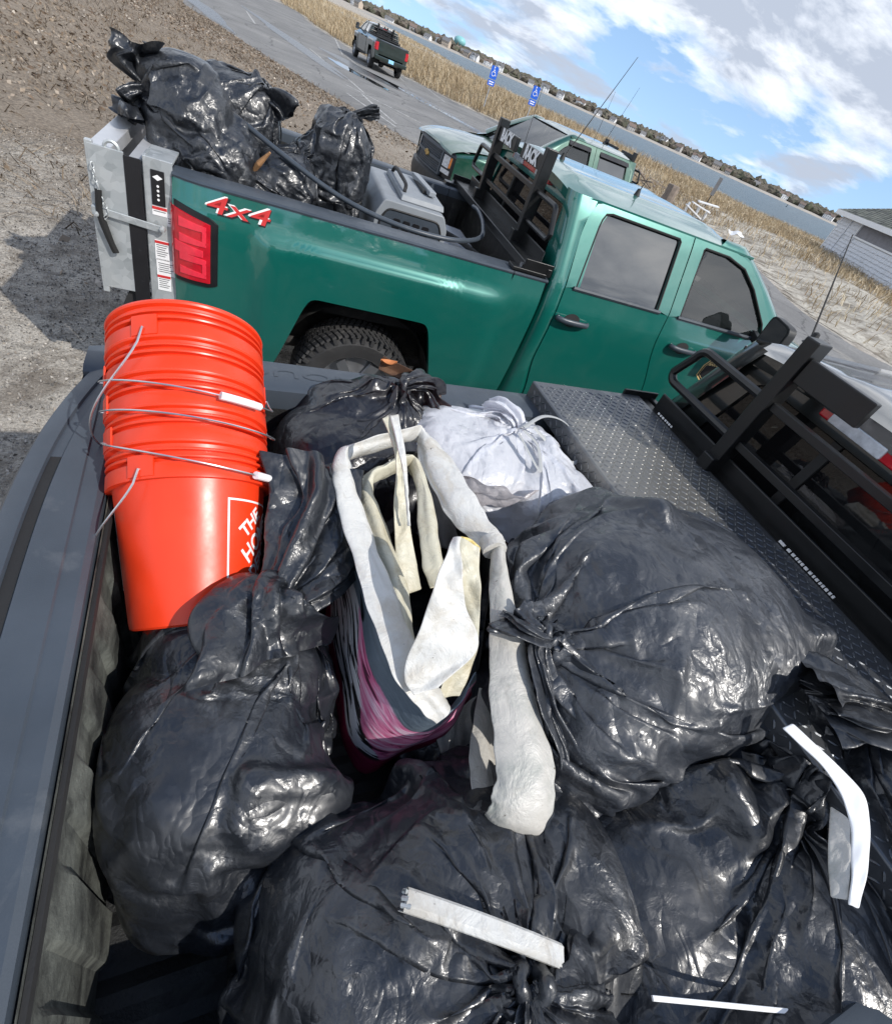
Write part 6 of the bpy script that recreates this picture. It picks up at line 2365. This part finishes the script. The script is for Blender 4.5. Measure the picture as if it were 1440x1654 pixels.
for k in range(3):
    c = Vector(g0-(g0+g1)/2)+dv*.004+xx*(-.008+.008*k)
    m.tube([c, c+Vector((0, 0, .008))+dv*.006*(k-1), c-dv*.006], .0035, 6)
m.build('crushed_end', MT['galv'], gt, smooth=True)

r0, r1 = Pz(1138, 1621, 1.36), Pz(1272, 1634, 1.36)
t = piece('white_strip', 'thin white strip sticking out from the bags at the bottom', 'strip', loc=(r0+r1)/2)
MB().beam(r0-(r0+r1)/2-(r1-r0)*.6, r1-(r0+r1)/2, .007, .005).build('strip', MT['white'], t, bevel=.001)
p0 = Pz(1060, 1650, 1.20)
t = piece('white_sheet', 'white plastic sheet under the bags at the bottom edge', 'sheet', loc=p0)
band('sheet', [Vector((-.10, -.02, 0)), Vector((.0, -.03, .01)), Vector((.14, -.08, 0))], [Vector((-.08, .08, -.02)), Vector((.02, .06, .02)), Vector((.16, .0, 0))], MT['vinyl_grey'], 20, 8, .002, 3, par=t)
# bent white panel by the tool box
q0 = Pz(1360, 1300, 1.43)
t = piece('bent_panel', 'bent white plastic panel standing behind the torn bag neck', 'panel', loc=q0)
band('panel', [Pz(*p)-q0 for p in ((1262, 1176, 1.53), (1310, 1222, 1.525), (1352, 1272, 1.52), (1372, 1330, 1.51), (1374, 1400, 1.50), (1368, 1462, 1.49))],
     [Pz(*p)-q0 for p in ((1280, 1168, 1.535), (1330, 1215, 1.53), (1386, 1272, 1.525), (1404, 1330, 1.515), (1402, 1400, 1.505), (1388, 1468, 1.495))], MT['white'], 40, 8, .004, 4, .0015, par=t)
band('panel', [Pz(*p)-q0 for p in ((1340, 1300, 1.49), (1336, 1380, 1.48), (1340, 1450, 1.475))], [Pz(*p)-q0 for p in ((1373, 1325, 1.51), (1374, 1390, 1.50), (1370, 1455, 1.49))], MT['vinyl_grey'], 20, 6, .004, 5, .001, par=t)

MT['rust'] = M_simple('rusty_iron', (.075, .036, .020), .85, var=.4, vscale=14, bmp=.5, bscale=60, dirt=(.16, .085, .045), dscale=10)
ra, rb = Pz(612, 592, 1.47), Pz(712, 640, 1.43)
t = piece('angle_iron', 'rusty angle iron resting on the far bed rail', 'angle iron', loc=(ra+rb)/2)
dd = Vector(rb-ra)/2
m = MB().beam(-dd, dd, .034, .004).beam(-dd+Vector((.008, .016, .015)), dd+Vector((.008, .016, .015)), .004, .034)
m.build('bar', MT['rust'], t, bevel=.001)
lp = Pz(627, 588, 1.49)
t = piece('dry_leaf', 'curled orange dry leaf lying on the rusty angle iron', 'leaf', loc=lp)
MT['leaf'] = M_simple('dry_leaf', (.45, .16, .05), .7, var=.2, vscale=60)
MB().grid([[(x*.028, y*.016*(1-x*x*.9), .006*(x*x)+.008*y*y) for y in np.linspace(-1, 1, 5)] for x in np.linspace(-1, 1, 7)]).build('blade', MT['leaf'], t, smooth='all')
q = Pz(822, 842, 1.22)
t = piece('rusty_plate', 'rusty brown tread plate offcut beside the white bag', 'plate', loc=q)
Mx = Matrix.Rotation(.5, 3, 'Z') @ Matrix.Rotation(.2, 3, 'X')
MB().box((0, 0, 0), (.20, .22, .006), Mx).build('sheet', MT['rust'], t)
tr = tread(lambda u, v, h: tuple(Mx @ Vector((u-.10, v-.11, h+.0035))), 8, 9, .0245)
tag(tr.build('tread', MT['rust'], t), kind='stuff')
MT['yellow_wire'] = M_simple('yellow_wire', (.75, .60, .04), .45)
q = Pz(862, 805, 1.30)
for nm, col_, lab, pts, rr_ in (('wire', 'yellow_wire', 'yellow wire tangled beside the white trash bag', [(852, 790, 1.32), (862, 800, 1.33), (870, 825, 1.30)], .0035), ('wire', 'drawstring', 'thin pale wire looping beside the yellow one', [(845, 800, 1.31), (850, 820, 1.31), (862, 826, 1.30), (875, 812, 1.31)], .002), ('cord', 'drawstring', 'grey cord looping from the white bag over the big bag', [(890, 818, 1.36), (915, 802, 1.42), (950, 798, 1.45), (985, 803, 1.45)], .005)):
    t = piece(nm, lab, nm, loc=Pz(*pts[0]))
    MB().tube(crom([Pz(*p)-Pz(*pts[0]) for p in pts], 24), rr_, 6).build('strand', MT[col_], t, smooth=True)

# ------------------------------------------------------------------ cargo of the green pickup
MT['case_grey'] = M_simple('grey_case_plastic', (.23, .25, .27), .5, var=.08, bmp=.15, bscale=200)
cs = thing('storage_case', 'grey plastic case with a carrying handle and dark oblong openings in the green pickup', 'case', tuple(toW(1.315, -.06, .985)), RB)
m = MB()
pr = round_poly([(-.235, 0), (.235, 0), (.245, .40), (.20, .49), (-.20, .49), (-.245, .40)], .02, 3)
m.prism(pr, lambda q: (q[0], -.40, q[1]), lambda q: (q[0], .40, q[1]))
cb = m.build('body', MT['case_grey'], cs, bevel=.008)
m = MB().prism(round_poly([(-.20, .29), (.20, .29), (.21, .37), (.17, .445), (-.17, .445), (-.21, .37)], .02, 3), lambda q: (q[0], -.404, q[1]), lambda q: (q[0], -.399, q[1]))
m.build('front_panel', MT['cap'], cb, bevel=.002)
MB().tube([(q[0], -.404, q[1]) for q in round_poly([(-.20, .29), (.20, .29), (.21, .37), (.17, .445), (-.17, .445), (-.21, .37)], .03, 4)], .006, 6, closed=True).build('panel_rim', MT['rubber'], cb, smooth=True)
for k in range(4):
    hx_ = -.10+.065*k
    MB().prism(round_poly([(hx_-.023, .32), (hx_+.023, .32), (hx_+.023, .40), (hx_-.023, .40)], .01, 3), lambda q: (q[0], -.408, q[1]), lambda q: (q[0], -.403, q[1])).build('opening', MT['decal_black'], cb)
m = MB().box((.06, 0, .508), (.30, .66, .035), None, .95)
m.build('lid', MT['case_grey'], cb, bevel=.008)
MB().tube(crom([(-.06, .26, .525), (-.05, .22, .56), (-.05, 0, .565), (-.05, -.20, .56), (-.06, -.25, .525)], 20), .012, 8).build('handle', MT['rubber'], cb, smooth=True)
MB().tube([(.10, .18-.04*k, .535) for k in range(9)], .016, 8).build('spring_grip', MT['rubber'], cb, smooth=True)
MB().beam((.10, .25, .55), (.14, -.20, .55), .05, .03).build('bar', MT['case_grey'], cb, bevel=.005)

hs = thing('hose', 'black flexible hose arching from the bags over the bed side of the green pickup', 'hose', tuple(toW(1.0, -.6, 1.4)))
ho = np.array(toW(1.0, -.6, 1.4))
pts = [PB(362, 172, -.30), PB(420, 220, -.42), PB(480, 268, -.52), PB(545, 315, -.62), PB(610, 350, -.70), PB(680, 376, -.74)]+[toW(1.58, -.68, 1.42), toW(1.80, -.45, 1.42), toW(1.90, -.15, 1.44), toW(1.93, .10, 1.46), toW(1.95, .30, 1.44)]
MB().tube(crom([p-ho for p in pts], 110), .0145, 10).build('pipe', MT['cap'], hs, smooth='all')
bw = thing('broken_branch', 'broken brown piece of wood between the trash bags of the green pickup', 'wood', tuple(PB(420, 262, -.55)))
q = PB(420, 262, -.55)
MT['wood'] = M_simple('fresh_broken_wood', (.38, .20, .09), .8, var=.3, vscale=20, bmp=.4, bscale=50)
MB().tube([PB(405, 280, -.5)-q, PB(418, 264, -.55)-q, PB(436, 246, -.58)-q], [.014, .016, .006], 6).build('stick', MT['wood'], bw)
fb = thing('floor_board', 'pale flat board on the bed floor of the green pickup', 'board', tuple(toW(1.75, -.1, 1.22)), RB)
MB().box((0, 0, 0), (.42, 1.1, .02), Matrix.Rotation(.06, 3, 'Y')).build('sheet', MT['alu'], fb, bevel=.003)
pi = thing('round_bar', 'black round bar lying on the pale board in the green pickup', 'bar', tuple(toW(1.8, -.2, 1.26)), RB)
MB().tube([(-.25, .45, .0), (.0, .1, .01), (.20, -.35, .0)], .02, 8).build('rod', MT['rubber'], pi, smooth=True)
